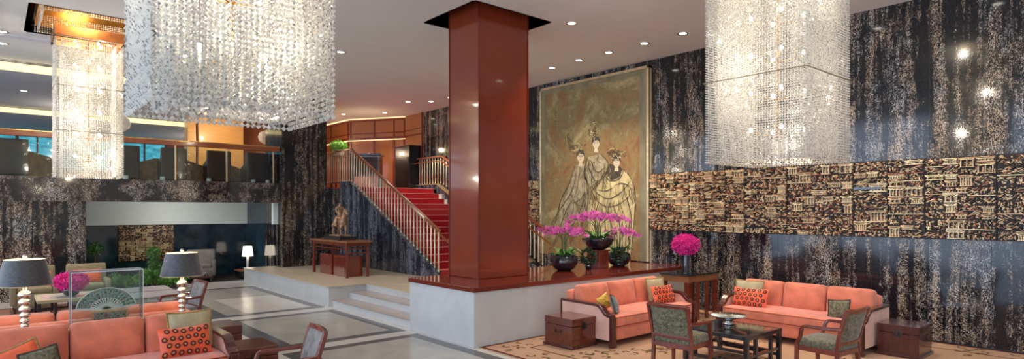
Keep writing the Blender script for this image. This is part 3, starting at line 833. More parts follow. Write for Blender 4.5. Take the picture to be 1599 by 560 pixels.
# ================================================================== CARPETS
cp = MB()
CX0, CX1, CY0, CY1 = 5.36, XW - .02, -.5, 6.97
cp.box(CX0, CX1, CY0, CY1, 0, .016, 0)
def cring(x0, x1, y0, y1, w, z):
    for a in ((x0, x1, y0, y0 + w), (x0, x1, y1 - w, y1), (x0, x0 + w, y0, y1), (x1 - w, x1, y0, y1)): cp.box(*a, .0, z, 1)
cring(CX0 + .01, CX1 - .01, CY0 + .01, CY1 - .01, .05, .018)
cring(CX0 + .55, CX1 - .45, CY0 + .55, CY1 - .5, .025, .018)
rc = random.Random(3)
def motif(x, y, s, ang=0, mt=2):
    for k in range(3):
        a0 = ang + k * 2.1; ox, oy = x + math.cos(a0) * s * .5, y + math.sin(a0) * s * .5
        P = [(ox + s * .32 * math.cos(a0 + t * .6) * (1 - t * .1), oy + s * .32 * math.sin(a0 + t * .6) * (1 - t * .1)) for t in range(8)]
        for i in range(7):
            (ax, ay), (bx, by) = P[i], P[i + 1]; d = Vector((bx - ax, by - ay)); 
            if d.length < 1e-6: continue
            n_ = Vector((-d.y, d.x)).normalized() * s * .07
            cp.add([(ax - n_.x, ay - n_.y, .0185), (bx - n_.x, by - n_.y, .0185), (bx + n_.x, by + n_.y, .0185), (ax + n_.x, ay + n_.y, .0185)], [(0, 1, 2, 3)], False, mt)
for i in range(9):
    motif(CX0 + .32, 6.6 - i * .62, .24, rc.uniform(0, 6)); motif(CX1 - .24, 6.6 - i * .62, .22, rc.uniform(0, 6))
for i in range(8): motif(5.95 + i * .62, CY1 - .28, .22, rc.uniform(0, 6))
for x, y in ((6.9, 5.25), (7.15, 5.15), (6.35, 5.5), (6.1, 5.65), (7.5, 5.1), (8.1, 5.3), (8.6, 5.2), (8.5, 4.6), (8.4, 3.2), (8.2, 2.5), (6.2, 4.9), (6.3, 3.4), (10.2, 4.6), (10.3, 2.2), (9.0, 2.2), (7.2, 2.1), (9.7, 5.8), (10.35, 5.5), (7.4, 4.2), (7.6, 3.9)):
    motif(x, y, .26, rc.uniform(0, 6)); motif(x + .3, y - .06, .2, rc.uniform(0, 6))
tag(cp.build('carpet', ['carpet', 'carpet_line', 'carpet_motif']), 'tan carpet with maroon border lines and scroll motifs under the right-hand sofas', 'carpet')
rug = MB(); rug.box(-1.5, 2.9, 5.2, 16.0, 0, .012, 0)
rug.box(-1.5, 2.9, 15.9, 16, 0, .014, 1).box(2.8, 2.9, 5.2, 16, 0, .014, 1)
tag(rug.build('carpet', ['brown_rug', 'carpet_line']), 'russet carpet under the left-hand lounge seating', 'carpet')

# ================================================================== FURNITURE MODELS
def make_sofa(label, loc, rz):
    W = 2.2; h = W / 2
    t = thing('sofa', label, 'sofa', loc, rz)
    MB().cushion((0, -.02, .19), (W - .2, .92, .20), .12, 8).build('base', 'coral', t)
    m = MB().cushion((0, -.08, .36), (W - .19, .84, .17), .3, 12, .012); sc = m.build('seat_cushion', 'coral', t)
    p = MB()
    for z in (.425, .295):
        p.tube([(-h + .12, -.494, z), (h - .12, -.494, z)], .006, 6)
    p.build('piping', 'seam', sc)
    MB().cushion((0, .42, .42), (W - .16, .16, .66), .3, 9).build('backrest', 'coral', t)
    cw = (W - .2) / 3
    for i in range(3):
        cx = -h + .1 + cw * (i + .5)
        m = MB(); m.X = Matrix.Translation((cx, .25, .62)) @ Matrix.Rotation(rad(-10), 4, 'X')
        m.cushion((0, 0, 0), (cw - .012, .19, .44), .32, 10, .03)
        bc = m.build('back_cushion', 'coral', t)
        p = MB(); p.X = m.X
        q = cw / 2 - .045
        for yy in (-.062, .062):
            p.tube([(-q, yy, -.19), (-q, yy, .20), (q, yy, .20), (q, yy, -.19)], .0055, 6)
        p.build('piping', 'seam', bc)
    for s in (-1, 1):
        prof = [(.5, .10), (.5, .58), (-.20, .575), (-.27, .56), (-.33, .51), (-.38, .46), (-.46, .44), (-.46, .10)]
        m = MB(); a, b_ = sorted((s * (h - .005), s * (h - .085))); m.prism(prof, 'x', a, b_)
        arm = m.build('arm', 'coral_pale', t, .012)
        m = MB(); x = s * (h - .045)
        path = [(x, .52, .60), (x, .1, .598), (x, -.2, .594), (x, -.27, .575), (x, -.325, .53), (x, -.37, .48), (x, -.43, .455), (x, -.50, .452)]
        m.strip(path, .10, [.035, .035, .04, .045, .05, .05, .045, .04], (1, 0, 0))
        m.box(x - .045, x + .045, -.525, -.455, .03, .445)
        m.box(x - .05, x + .05, -.53, -.45, 0, .05)
        m.box(x - .04, x + .04, .485, .535, 0, .6)
        m.build('arm_frame', 'dark_wood', arm, .008)
    for s in (-1, 1): B(s * .9 - .03, s * .9 + .03, .38, .44, 0, .12).build('leg', 'dark_wood', t)
    return t
sofaA = make_sofa('coral velvet sofa with wooden arms standing against the grey plinth', (7.85, 6.14, .016), 0)
def cs(label, loc, rz):
    o = copy_tree(sofaA); return place(o, loc, rz, label)
cs('coral velvet sofa with wooden arms standing along the black marble wall', (9.45, 4.17, .016), -PI / 2)
cs('coral velvet sofa at the lower left facing the camera, with the beige and orange cushions', (.92, 7.38, .012), 0)
cs('coral velvet sofa at the left turned away, back to back behind the lamps', (.87, 8.86, .012), PI)

def pillow(name, label, loc, size, rot, mat, trim=None, rings=False, thick=.07, group=None):
    n = 14; w, h = size[0] / 2, size[1] / 2; m = MB()
    def P(u, v, s):
        t = thick * (max(0, (1 - abs(u) ** 2.4)) * max(0, (1 - abs(v) ** 2.4))) ** .55
        return (u * w * (1 - .07 * (1 - v * v)), s * t, v * h * (1 - .09 * (1 - u * u)))
    for s in (-1, 1):
        vs = [P(-1 + 2 * i / n, -1 + 2 * j / n, s) for j in range(n + 1) for i in range(n + 1)]
        fs = []
        for j in range(n):
            for i in range(n):
                a = j * (n + 1) + i; q = (a, a + 1, a + n + 2, a + n + 1); fs.append(q if s < 0 else q[::-1])
        m.add(vs, fs, True, 0)
    mats = [mat]
    if rings:
        rr = random.Random(int(loc[0] * 100)); mats += ['ring_red', 'ring_gold']
        nx, nz = 6, 4
        for j in range(nz):
            for i in range(nx):
                u = -.84 + 1.68 * (i + (.5 if j % 2 else 0)) / (nx - .5); v = -.74 + 1.48 * j / (nz - 1) + rr.uniform(-.06, .06)
                if abs(u) > .92: continue
                r0 = .022
                for q, mt, rad_ in ((r0, 1, .0085), (r0 * .34, 2, .0055)):
                    pts_ = []
                    for a in range(10):
                        uu, vv = u + q * math.cos(a * PI / 5) / w, v + q * math.sin(a * PI / 5) / h
                        uu = max(-.97, min(.97, uu)); vv = max(-.97, min(.97, vv))
                        p = P(uu, vv, -1); pts_.append((p[0], p[1] - .001, p[2]))
                    m.tube(pts_, rad_, 5, mt, closed=True)
    o = m.build(name, mats, loc=loc, rot=rot); tag(o, label, 'cushion', group)
    if trim:
        p = MB(); L = []
        for u, v in [(-1 + 2 * i / n, -1) for i in range(n)] + [(1, -1 + 2 * i / n) for i in range(n)] + [(1 - 2 * i / n, 1) for i in range(n)] + [(-1, 1 - 2 * i / n) for i in range(n)]:
            L.append(P(u, v, 0))
        p.tube(L, .011, 6, 0, closed=True); p.build('braid_trim', trim, o)
    return o
SZ = .016
# sofa A cushions
pillow('cushion', 'olive beige cushion leaning at the right end of the sofa by the plinth', (8.55, 6.16, .655), (.44, .42), (rad(-14), 0, rad(-6)), 'beige_cloth', 'gold_trim')
pillow('cushion', 'orange cushion with dark rings at the right end of the sofa by the plinth', (8.50, 5.98, .60), (.56, .32), (rad(-20), 0, rad(-4)), 'orange_cloth', None, True)
pillow('cushion', 'small grey blue brocade cushion beside the left arm of the sofa by the plinth', (7.09, 5.86, .59), (.29, .29), (rad(-18), rad(12), rad(30)), 'teal_cloth', 'dark_trim', thick=.055)
pillow('cushion', 'small yellow printed cushion behind the grey blue one on the plinth sofa', (7.08, 6.06, .60), (.32, .24), (rad(-16), rad(-14), rad(10)), 'yellow_cloth', None, thick=.05)
# sofa B cushions (faces -X)
def onB(dx, y): return (9.45 + dx, y)
pillow('cushion', 'olive beige cushion at the far end of the sofa along the marble wall', (9.46, 4.98, .66), (.46, .40), (rad(-14), 0, -PI / 2 + rad(8)), 'beige_cloth', 'gold_trim')
pillow('cushion', 'orange cushion with dark rings at the far end of the marble wall sofa', (9.27, 4.86, .60), (.58, .32), (rad(-20), 0, -PI / 2 + rad(4)), 'orange_cloth', None, True)
pillow('cushion', 'small olive chenille cushion on the right part of the marble wall sofa', (9.24, 3.50, .58), (.30, .28), (rad(-20), rad(-6), -PI / 2), 'olive', 'dark_trim', thick=.055)
# sofa E cushions
pillow('cushion', 'olive beige braided cushion on the front left sofa behind the orange cushion', (1.66, 7.40, .68), (.46, .42), (rad(-14), 0, rad(3)), 'beige_cloth', 'gold_trim')
pillow('cushion', 'orange cushion with dark rings at the right end of the front left sofa', (1.56, 7.18, .60), (.52, .34), (rad(-22), 0, rad(3)), 'orange_cloth', None, True)
pillow('cushion', 'small olive chenille cushion at the left of the front left sofa', (.34, 7.16, .58), (.30, .26), (rad(-20), rad(-12), rad(6)), 'olive', 'dark_trim', thick=.05)
pillow('cushion', 'gold braided orange cushion behind the small olive one on the front left sofa', (.18, 7.28, .59), (.38, .30), (rad(-16), rad(-22), 0), 'orange_cloth', 'gold_trim', thick=.05)

def make_chair(label, loc, rz, up='olive', frame_='rosewood', group=None):
    t = thing('armchair', label, 'chair', loc, rz, group)
    MB().cushion((0, -.02, .44), (.50, .50, .12), .4, 9, .018).build('seat', up, t)
    m = MB(); m.box(-.27, .27, -.27, -.235, .35, .41).box(-.26, -.225, -.25, .25, .35, .41).box(.225, .26, -.25, .25, .35, .41).box(-.25, .25, .2, .24, .35, .41)
    m.build('seat_frame', frame_, t, .006)
    # curved back posts
    back = MB()
    for s in (-1, 1):
        path = spline([(s * .25, .25, 0), (s * .25, .215, .2), (s * .25, .21, .42), (s * .255, .245, .62), (s * .26, .32, .87)], 5)
        back.strip(path, .038, .042, (1, 0, 0))
    def yb(z): return .21 + .11 * max(0, (z - .42) / .45) ** 1.5
    arc = [(x, yb(.865) + .035 * (1 - (x / .26) ** 2), .865) for x in (-.26, -.13, 0, .13, .26)]
    back.strip(spline(arc, 4), .045, .04, (0, .3, 1))
    arc = [(x, yb(.5) + .02 * (1 - (x / .26) ** 2), .49) for x in (-.25, -.12, 0, .12, .25)]
    back.strip(spline(arc, 4), .04, .04, (0, .1, 1))
    back.build('back_frame', frame_, t, .006)
    # upholstered pad, curved
    n = 8; m = MB()
    for s in (-1, 1):
        vs = []
        for j in range(n + 1):
            for i in range(n + 1):
                u = -1 + 2 * i / n; v = j / n; z = .51 + .34 * v; e = (1 - u ** 4) * (1 - (2 * v - 1) ** 4)
                vs.append((u * .232, yb(z) + .03 * (1 - u * u) + s * (.012 + .022 * e), z))
        fs = []
        for j in range(n):
            for i in range(n):
                a = j * (n + 1) + i; q = (a, a + 1, a + n + 2, a + n + 1); fs.append(q if s < 0 else q[::-1])
        m.add(vs, fs, True)
    m.build('backrest', up, t)
    for s in (-1, 1):
        m = MB()
        path = spline([(s * .262, .27, .665), (s * .285, .1, .655), (s * .295, -.1, .65), (s * .29, -.16, .635), (s * .282, -.185, .58), (s * .275, -.20, .51), (s * .265, -.25, .43)], 5)
        m.strip(path, .045, .035, (1, 0, 0)); m.build('arm', frame_, t, .008)
        m = MB(); m.strip([(s * .25, -.25, .43), (s * .252, -.255, .2), (s * .25, -.25, 0)], [.045, .04, .03], [.045, .04, .03], (1, 0, 0)); m.build('leg', frame_, t, .005)
        m = MB(); m.strip([(s * .25, .215, .3), (s * .25, .225, .15), (s * .25, .26, 0)], [.04, .038, .03], [.043, .038, .03], (1, 0, 0)); m.build('leg', frame_, t, .005)
    return t
c0 = make_chair('olive upholstered wooden armchair with its back to the camera left of the coffee table', (6.36, 4.22, .016), PI / 2 + rad(4))
place(copy_tree(c0), (7.42, 2.92, .016), PI - rad(4), 'olive upholstered wooden armchair in front of the marble wall sofa, right of the coffee table')
c1 = make_chair('blue grey damask armchair with reddish frame on the far left floor beside the polished marble', (2.18, 10.45, .012), -PI / 2 + rad(6), 'damask')
place(copy_tree(c1), (2.02, 5.58, .012), -PI / 2 - rad(8), 'damask upholstered wooden armchair at the bottom edge, nearest the camera')
place(copy_tree(c1), (-.33, 10.9, .012), -PI / 2, 'damask wooden armchair cut off by the left edge of the photograph')

def make_chest(label, loc, rz=0, size=(.50, .56, .43), wd_='rosewood_x'):
    t = thing('chest', label, 'chest', loc, rz)
    w, d, h = size[0] / 2, size[1] / 2, size[2]
    B(-w, w, -d, d, .035, h * .74).build('body', wd_, t, .006)
    lid = B(-w - .003, w + .003, -d - .003, d + .003, h * .75, h).build('lid', wd_, t, .008)
    B(-w - .02, w + .02, -d - .02, d + .02, 0, .04).build('plinth', 'dark_wood', t, .006)
    m = MB()
    m.prism([(math.cos(a * PI / 10) * .055, math.sin(a * PI / 10) * .055 + h * .745) for a in range(20)], 'y', -d - .012, -d - .002)
    m.box(-.012, .012, -d - .022, -d - .01, h * .68, h * .80)
    m.build('lock_plate', 'dark_metal', t)
    for s in (-1, 1):
        m = MB(); m.tube(spline([(s * (w + .005), -.05, h * .55), (s * (w + .02), -.045, h * .50), (s * (w + .02), .045, h * .50), (s * (w + .005), .05, h * .55)], 4), .006, 6)
        m.box(min(s * w, s * (w + .006)), max(s * w, s * (w + .006)), -.065, -.035, h * .52, h * .6).box(min(s * w, s * (w + .006)), max(s * w, s * (w + .006)), .035, .065, h * .52, h * .6)
        m.build('handle', 'dark_metal', t)
    return t
ch = make_chest('rosewood chest beside the left arm of the sofa by the plinth', (6.50, 6.22, .016), 0)
make_chest('dark rosewood chest against the right end of the marble wall sofa', (9.60, 2.78, .016), -PI / 2, wd_='dark_wood')
place(copy_tree(ch), (2.33, 8.93, .012), 0, 'rosewood chest beside the lamp sofas, partly behind the nearer chest')
place(copy_tree(ch), (2.27, 7.38, .012), 0, 'rosewood chest at the right end of the front left sofa, nearest the camera')

# coffee table (right lounge)
def make_coffee(label, loc, sx, sy, h, top='black_glass', rim='black_wood', mat='black_wood'):
    t = thing('coffee_table', label, 'table', loc)
    x, y = sx / 2, sy / 2
    B(-x + .07, x - .07, -y + .07, y - .07, h - .03, h - .002).build('table_top', top, t)
    m = MB()
    for a in ((-x, x, -y, -y + .075), (-x, x, y - .075, y), (-x, -x + .075, -y + .075, y - .075), (x - .075, x, -y + .075, y - .075)): m.box(*a, h - .055, h)
    m.build('top_frame', rim, t, .004)
    for a in (-1, 1):
        for b_ in (-1, 1):
            px, py = a * (x - .03), b_ * (y - .03)
            B(px - .028, px + .028, py - .028, py + .028, 0, h - .055).build('leg', mat, t, .003)
            px, py = a * (x - .26), b_ * (y - .03)
            B(px - .022, px + .022, py - .022, py + .022, 0, h - .055).build('inner_leg', mat, t, .003)
    m = MB()
    for b_ in (-1, 1):
        m.box(-x + .06, x - .06, b_ * (y - .03) - .018, b_ * (y - .03) + .018, h * .34, h * .34 + .035)
        m.box(b_ * (x - .26) - .018, b_ * (x - .26) + .018, -y + .06, y - .06, h * .34, h * .34 + .035)
        m.box(b_ * (x - .03) - .018, b_ * (x - .03) + .018, -y + .06, y - .06, .06, .095)
    m.build('stretcher', mat, t)
    return t
make_coffee('black framed square coffee table with dark stone top between the right-hand sofas', (7.49, 4.18, .016), .92, .92, .43)
bw = thing('bowl', 'large footed pewter bowl with ribbed rim on the right-hand coffee table', 'bowl', (7.66, 4.33, .446))
m = MB(); m.lathe([(.075, 0), (.08, .01), (.055, .03), (.05, .05), (.09, .075), (.17, .095), (.235, .115), (.24, .125), (.17, .108), (.09, .092), (.02, .085)], n=40)
m.build('body', 'pewter', bw)
m = MB()
for i in range(36):
    a = 2 * PI * i / 36; m.tube([(.09 * math.cos(a), .09 * math.sin(a), .095), (.17 * math.cos(a), .17 * math.sin(a), .112), (.238 * math.cos(a), .238 * math.sin(a), .128)], [.003, .006, .009], 5)
m.build('ribs', 'silver', bw)
# console table by the plinth with vase
t = thing('console_table', 'tall wooden console table with black stone top between the two right-hand sofas', 'table', (9.87, 6.36, .016))
B(-.52, .52, -.31, .31, .815, .845).build('table_top', 'black_glass', t, .003)
m = MB(); m.box(-.5, .5, -.29, -.265, .70, .815).box(-.5, .5, .265, .29, .70, .815).box(-.5, -.475, -.265, .265, .70, .815).box(.475, .5, -.265, .265, .70, .815)
m.build('apron', 'table_wood', t, .003)
for a in (-1, 1):
    for b_ in (-1, 1):
        m = MB(); px, py = a * .45, b_ * .245; m.strip([(px, py, .70), (px, py, .3), (px, py, 0)], [.085, .075, .055], [.085, .075, .055], (1, 0, 0)); m.build('leg', 'rosewood', t, .005)
for a in (-.15, .15): B(a - .035, a + .035, -.28, -.24, .0, .70).build('centre_leg', 'rosewood', t, .004)
v = thing('vase', 'slim black vase filled with magenta flowers on the console table', 'vase', (9.52, 6.22, .861))
MB().lathe([(.07, 0), (.075, .01), (.06, .03), (.058, .32), (.06, .42), (.055, .42), (.05, .05)], n=20).build('body', 'black_ceramic', v)
m = MB(); m.ball((0, 0, .53), (.19, .19, .13), 10, 6, 0); leafball(m, (0, 0, .53), (.235, .235, .17), 1500, .05, 1); m.build('flowers', 'magenta', v)

# ------------------------------------------------------------------ orchids on the plinth
def orchid(name, label, loc, bowl, sprays, seed, leaves=16, lz=.1, bowl_prof=None):
    r = random.Random(seed); t = thing(name, label, 'potted orchid', loc)
    Rb, Hb = bowl
    prof = bowl_prof or [(Rb * .45, 0), (Rb * .75, Hb * .15), (Rb * .98, Hb * .45), (Rb, Hb * .65), (Rb * .88, Hb * .95), (Rb * .8, Hb), (Rb * .75, Hb * .9), (Rb * .2, Hb * .8)]
    MB().lathe(prof, n=28).build('bowl', 'black_ceramic', t)
    m = MB()
    for i in range(leaves):
        a = 2 * PI * i / leaves + r.uniform(-.2, .2); L = r.uniform(.6, 1.15) * Rb; w = .045
        P = [Vector((math.cos(a) * Rb * q, math.sin(a) * Rb * q, Hb * .85)) for q in (.25,)]
        base = P[0]; d = Vector((math.cos(a), math.sin(a), 0)); q = Vector((-d.y, d.x, 0)); up = r.uniform(.06, .16); vs = []
        for k in range(6):
            s = k / 5; p = base + d * L * s + Vector((0, 0, up * math.sin(s * PI * .75) * 1.2)); ww = w * math.sin(PI * (.15 + .85 * s) ** .8) * .9 + .004
            vs += [tuple(p - q * ww), tuple(p + Vector((0, 0, -.012))), tuple(p + q * ww)]
        fs = []
        for k in range(5): fs += [(3 * k, 3 * k + 1, 3 * k + 4, 3 * k + 3), (3 * k + 1, 3 * k + 2, 3 * k + 5, 3 * k + 4)]
        m.add(vs, fs, True, 0)
    leafball(m, (0, 0, Hb * .95), (Rb * .8, Rb * .8, .05), 50, .05)
    m.build('leaves', 'leaf', t)
    for (dx, dy, h, sx, sy) in sprays:
        b0 = Vector((dx * .25, dy * .25, Hb * .8)); top = Vector((dx, dy, h)); end = top + Vector((sx, sy, -.02 + r.uniform(-.04, .02)))
        path = spline([b0, b0 + Vector((dx * .1, dy * .1, h * .45)), top + Vector((0, 0, -.04)), top + Vector((sx * .4, sy * .4, .03)), end], 6)
        sm = MB().tube(path, .0055, 5).build('stem', 'stem', t)
        m = MB(); k0 = int(len(path) * .62); cnt = 11
        for i in range(cnt):
            p = path[min(len(path) - 1, int(k0 + (len(path) - 1 - k0) * i / (cnt - 1)))] + Vector((r.uniform(-.03, .03), r.uniform(-.03, .03), r.uniform(-.035, .04)))
            face = Vector((r.uniform(-1.2, .1), r.uniform(-1.2, .1), r.uniform(-.3, .4))).normalized()
            u = face.cross(Vector((0, 0, 1))).normalized(); w = u.cross(face).normalized(); s = r.uniform(.034, .048)
            for k in range(5):
                a = 2 * PI * k / 5 + .3; dd = u * math.cos(a) + w * math.sin(a); e = u * -math.sin(a) + w * math.cos(a); wd = .62 if k % 2 else .8
                m.add([tuple(p), tuple(p + dd * s * .6 + e * s * wd * .5 + face * .006), tuple(p + dd * s * 1.15 + face * .002), tuple(p + dd * s * .6 - e * s * wd * .5 + face * .006)], [(0, 1, 2, 3)], False, 0)
            m.ball(tuple(p + face * .008), .008, 6, 4, 1)
        m.build('blossoms', ['orchid', 'orchid_deep'], sm)
    return t
def fan_sprays(n, h, spread, seed, dirx=1):
    r = random.Random(seed); out = []
    for i in range(n):
        u = -1 + 2 * i / (n - 1)
        # spread along the direction the camera sees as sideways (+.76,-.65)
        ox, oy = .76 * u * spread, -.65 * u * spread
        out.append((ox * .35 + r.uniform(-.03, .03), oy * .35 + r.uniform(-.03, .03), h - abs(u) * .05 + r.uniform(-.05, .05), ox * .75, oy * .75))
    return out
orchid('orchid_pot', 'black bowl of pink orchids at the left end of the plinth top, near the column', (8.15, 7.95, .88), (.26, .29), fan_sprays(10, .78, .42, 1), 11)
orchid('orchid_pot', 'wide black bowl of pink orchids raised on the red stand', (9.05, 7.90, 1.235), (.34, .24), fan_sprays(12, .68, .58, 2), 12, 18, bowl_prof=[(.12, 0), (.2, .04), (.28, .12), (.32, .2), (.32, .23), (.29, .23), (.25, .15), (.05, .12)])
orchid('orchid_pot', 'black bowl of pink orchids on the right of the red stand', (9.75, 7.95, .88), (.25, .27), fan_sprays(8, .70, .42, 3), 13)
sd = thing('pot_stand', 'square red lacquered stand under the middle orchid bowl', 'stand', (9.05, 7.90, .88))
B(-.15, .15, -.15, .15, .0, .325).build('body', 'lacquer', sd, .006); B(-.17, .17, -.17, .17, .325, .355).build('top', 'lacquer', sd, .004)
B(-.07, .07, -.155, -.149, .06, .27).build('front_panel', 'lacquer_dark', sd)
for k, (x, y, lb) in enumerate(((8.66, 7.80, 'small dark leafy plant in a black pot left of the red stand'), (9.40, 7.66, 'small dark leafy plant in a black pot right of the red stand'))):
    p = thing('potted_plant', lb, 'plant', (x, y, .88)); MB().lathe([(.05, 0), (.075, .12), (.07, .12), (.04, .1)], n=16).build('pot', 'black_ceramic', p)
    m = MB(); leafball(m, (0, 0, .24), (.13, .13, .15), 200, .07, 1); m.build('foliage', 'leaf_dark', p)

# ------------------------------------------------------------------ horse table group
t = thing('altar_table', 'long reddish wooden side table on the raised platform in front of the marble', 'table', (6.56, 14.2, .42))
B(-.34, .34, -1.08, 1.08, .83, .87).build('table_top', 'table_wood', t, .006)
m = MB(); m.box(-.29, .29, -.99, -.96, .75, .83).box(-.29, .29, .96, .99, .75, .83).box(-.29, -.265, -.96, .96, .75, .83).box(.265, .29, -.96, .96, .75, .83)
m.build('apron', 'rosewood', t)
for a in (-1, 1):
    for b_ in (-1, 1): B(a * .265 - .03, a * .265 + .03, b_ * .95 - .03, b_ * .95 + .03, 0, .83).build('leg', 'rosewood', t, .005)
m = MB()
for b_ in (-1, 1): m.box(-.25, .25, b_ * .95 - .012, b_ * .95 + .012, .56, .59).box(-.25, .25, b_ * .95 - .012, b_ * .95 + .012, .66, .685)
for a in (-1, 1): m.box(a * .265 - .01, a * .265 + .01, -.93, .93, .66, .685)
m.build('stretcher', 'rosewood', t)
for y, lb in ((13.75, 'red lacquered cabinet box under the right half of the platform table'), (14.55, 'red lacquered cabinet box under the left half of the platform table')):
    b = thing('cabinet_box', lb, 'box', (6.56, y, .42)); B(-.22, .22, -.34, .34, 0, .50).build('body', 'lacquer', b, .006)
    B(-.228, -.22, -.30, .30, .04, .46).build('door', 'lacquer_dark', b); B(-.24, -.228, -.02, .02, .18, .24).build('latch', 'brass', b)
hs = thing('horse_statue', 'antique carved horse statue with rider on a black base on the platform table', 'statue', (6.56, 14.2, 1.29))
hs.scale = (1.22, 1.22, 1.22)
B(-.19, .19, -.38, .38, 0, .075).build('base', 'black_wood', hs, .01)
B(-.12, .12, -.26, .26, .075, .10).build('foot_slab', 'bronze_horse', hs, .006)
def skinned(name, edges, pts, radii, mat, parent, sub=2):
    me = bpy.data.meshes.new(name); me.from_pydata(pts, edges, []); me.materials.append(M[mat])
    o = bpy.data.objects.new(name, me); C.objects.link(o); o.parent = parent
    sk = o.modifiers.new('skin', 'SKIN'); 
    if not me.skin_vertices: pass
    for i, r_ in enumerate(radii): me.skin_vertices[0].data[i].radius = (r_, r_)
    me.skin_vertices[0].data[0].use_root = True
    ss = o.modifiers.new('sub', 'SUBSURF'); ss.levels = sub; ss.render_levels = sub
    sk.use_smooth_shade = True
    return o
# horse faces -Y (to the right in the picture)
hp = [(0, .02, .36), (0, -.12, .37), (0, -.19, .43), (0, -.235, .52), (0, -.25, .575), (0, -.32, .545), (0, -.365, .50),   # 0-6 trunk,chest,neck,poll,face,muzzle
      (0, .16, .37), (0, .235, .36), (0, .29, .30), (0, .30, .20),                                                  # 7-10 rump,tail
      (.05, -.15, .28), (.05, -.17, .19), (.05, -.15, .115), (.05, -.175, .105),
      (-.05, -.15, .28), (-.05, -.14, .19), (-.05, -.15, .115), (-.05, -.175, .105),
      (.055, .19, .28), (.055, .165, .215), (.055, .215, .16), (.055, .20, .11),
      (-.055, .19, .28), (-.055, .165, .215), (-.055, .215, .16), (-.055, .20, .11),
      (.03, -.245, .61), (-.03, -.245, .61)]
he = [(0, 1), (1, 2), (2, 3), (3, 4), (4, 5), (5, 6), (0, 7), (7, 8), (8, 9), (9, 10), (1, 11), (11, 12), (12, 13), (13, 14), (1, 15), (15, 16), (16, 17), (17, 18),
      (7, 19), (19, 20), (20, 21), (21, 22), (7, 23), (23, 24), (24, 25), (25, 26), (4, 27), (4, 28)]
hr = [.085, .085, .06, .045, .042, .034, .024, .085, .03, .022, .012] + [.036, .022, .018, .02] * 2 + [.045, .028, .02, .02] * 2 + [.01, .01]
skinned('horse_body', he, hp, hr, 'bronze_horse', hs)
rp_ = [(0, .0, .45), (0, .0, .56), (0, -.005, .65), (0, -.01, .70), (0, -.01, .75), (.085, .0, .63), (.10, -.07, .56), (.05, -.14, .53), (-.085, .0, .63), (-.10, -.07, .56), (-.05, -.14, .53),
       (.10, -.04, .42), (.12, -.05, .30), (.12, -.09, .27), (-.10, -.04, .42), (-.12, -.05, .30), (-.12, -.09, .27)]
re_ = [(0, 1), (1, 2), (2, 3), (3, 4), (2, 5), (5, 6), (6, 7), (2, 8), (8, 9), (9, 10), (0, 11), (11, 12), (12, 13), (0, 14), (14, 15), (15, 16)]
skinned('rider', re_, rp_, [.055, .05, .05, .022, .04, .028, .022, .018, .028, .022, .018, .04, .028, .02, .04, .028, .02], 'bronze_horse', hs)
m = MB(); m.ball((0, 0, .44), (.095, .12, .04), 12, 6); m.build('saddle', 'copper', hs)

# ------------------------------------------------------------------ lamps & fan case behind front left sofa
t = thing('sofa_table', 'narrow dark console table hidden between the two back to back left sofas', 'table', (.90, 8.12, .012))
B(-1.0, 1.0, -.145, .145, .68, .72).build('table_top', 'dark_wood', t, .004)
for a in (-1, 1):
    for b_ in (-1, 1): B(a * .95 - .025, a * .95 + .025, b_ * .115 - .02, b_ * .115 + .02, 0, .68).build('leg', 'dark_wood', t)
def lamp(label, loc):
    t = thing('table_lamp', label, 'lamp', loc)
    prof = [(.085, 0), (.085, .012), (.05, .02), (.025, .035)]
    z = .04
    for r_, h in ((.030, .05), (.034, .055), (.038, .06), (.044, .07), (.048, .075), (.052, .085)):
        for k in range(1, 7): a = PI * k / 7; prof.append((r_ * math.sin(a) + .010, z + h * (1 - math.cos(a)) / 2))
        z += h
    prof += [(.018, z), (.018, z + .05)]
    MB().lathe(prof, n=20).build('base', 'silver', t)
    m = MB(); m.tube([(0, 0, z + .04), (0, 0, z + .34)], .006, 8); m.build('stem', 'brass', t)
    n = 36; vs = []; zb, zt, rb, rt = z + .055, z + .325, .235, .175
    m = MB()
    for (r0, z0, r1, z1, mt) in ((rb, zb, rt, zt, 0), (rt - .004, zt, rb - .004, zb, 1)):
        vs = [(r0 * math.cos(2 * PI * j / n), r0 * math.sin(2 * PI * j / n), z0) for j in range(n)] + [(r1 * math.cos(2 * PI * j / n), r1 * math.sin(2 * PI * j / n), z1) for j in range(n)]
        m.add(vs, [(j, (j + 1) % n, n + (j + 1) % n, n + j) for j in range(n)], True, mt)
    for rr, zz in ((rb, zb), (rt, zt)):
        m.tube([(rr * math.cos(2 * PI * j / n), rr * math.sin(2 * PI * j / n), zz) for j in range(n)], .004, 6, 2, closed=True)
    for a in range(3): m.tube([(0, 0, zt - .01), (rt * math.cos(a * 2.09), rt * math.sin(a * 2.09), zt - .005)], .003, 5, 2)
    sh = m.build('lamp_shade', ['shade_dark', 'cream', 'brass_soft'], t)
    m = MB(); m.ball((0, 0, z + .355), .022, 12, 8); m.tube([(0, 0, z + .32), (0, 0, z + .34)], .012, 8); m.build('finial', 'silver', t)
    m = MB(); m.ball((0, 0, z + .18), .03, 10, 6); m.build('bulb', 'bulb', t)
    L = bpy.data.lights.new('lamp_glow', 'POINT'); L.energy = 5; L.color = (1, .78, .5); L.shadow_soft_size = .04
    lo = bpy.data.objects.new('lamp_glow', L); C.objects.link(lo); lo.parent = t; lo.location = (0, 0, z + .24)
    return t
l0 = lamp('beaded silver table lamp with charcoal shade at the far left behind the front sofa', (.25, 8.12, .732))
place(copy_tree(l0), (1.73, 8.12, .732), 0, 'beaded silver table lamp with charcoal shade right of the fan display case')
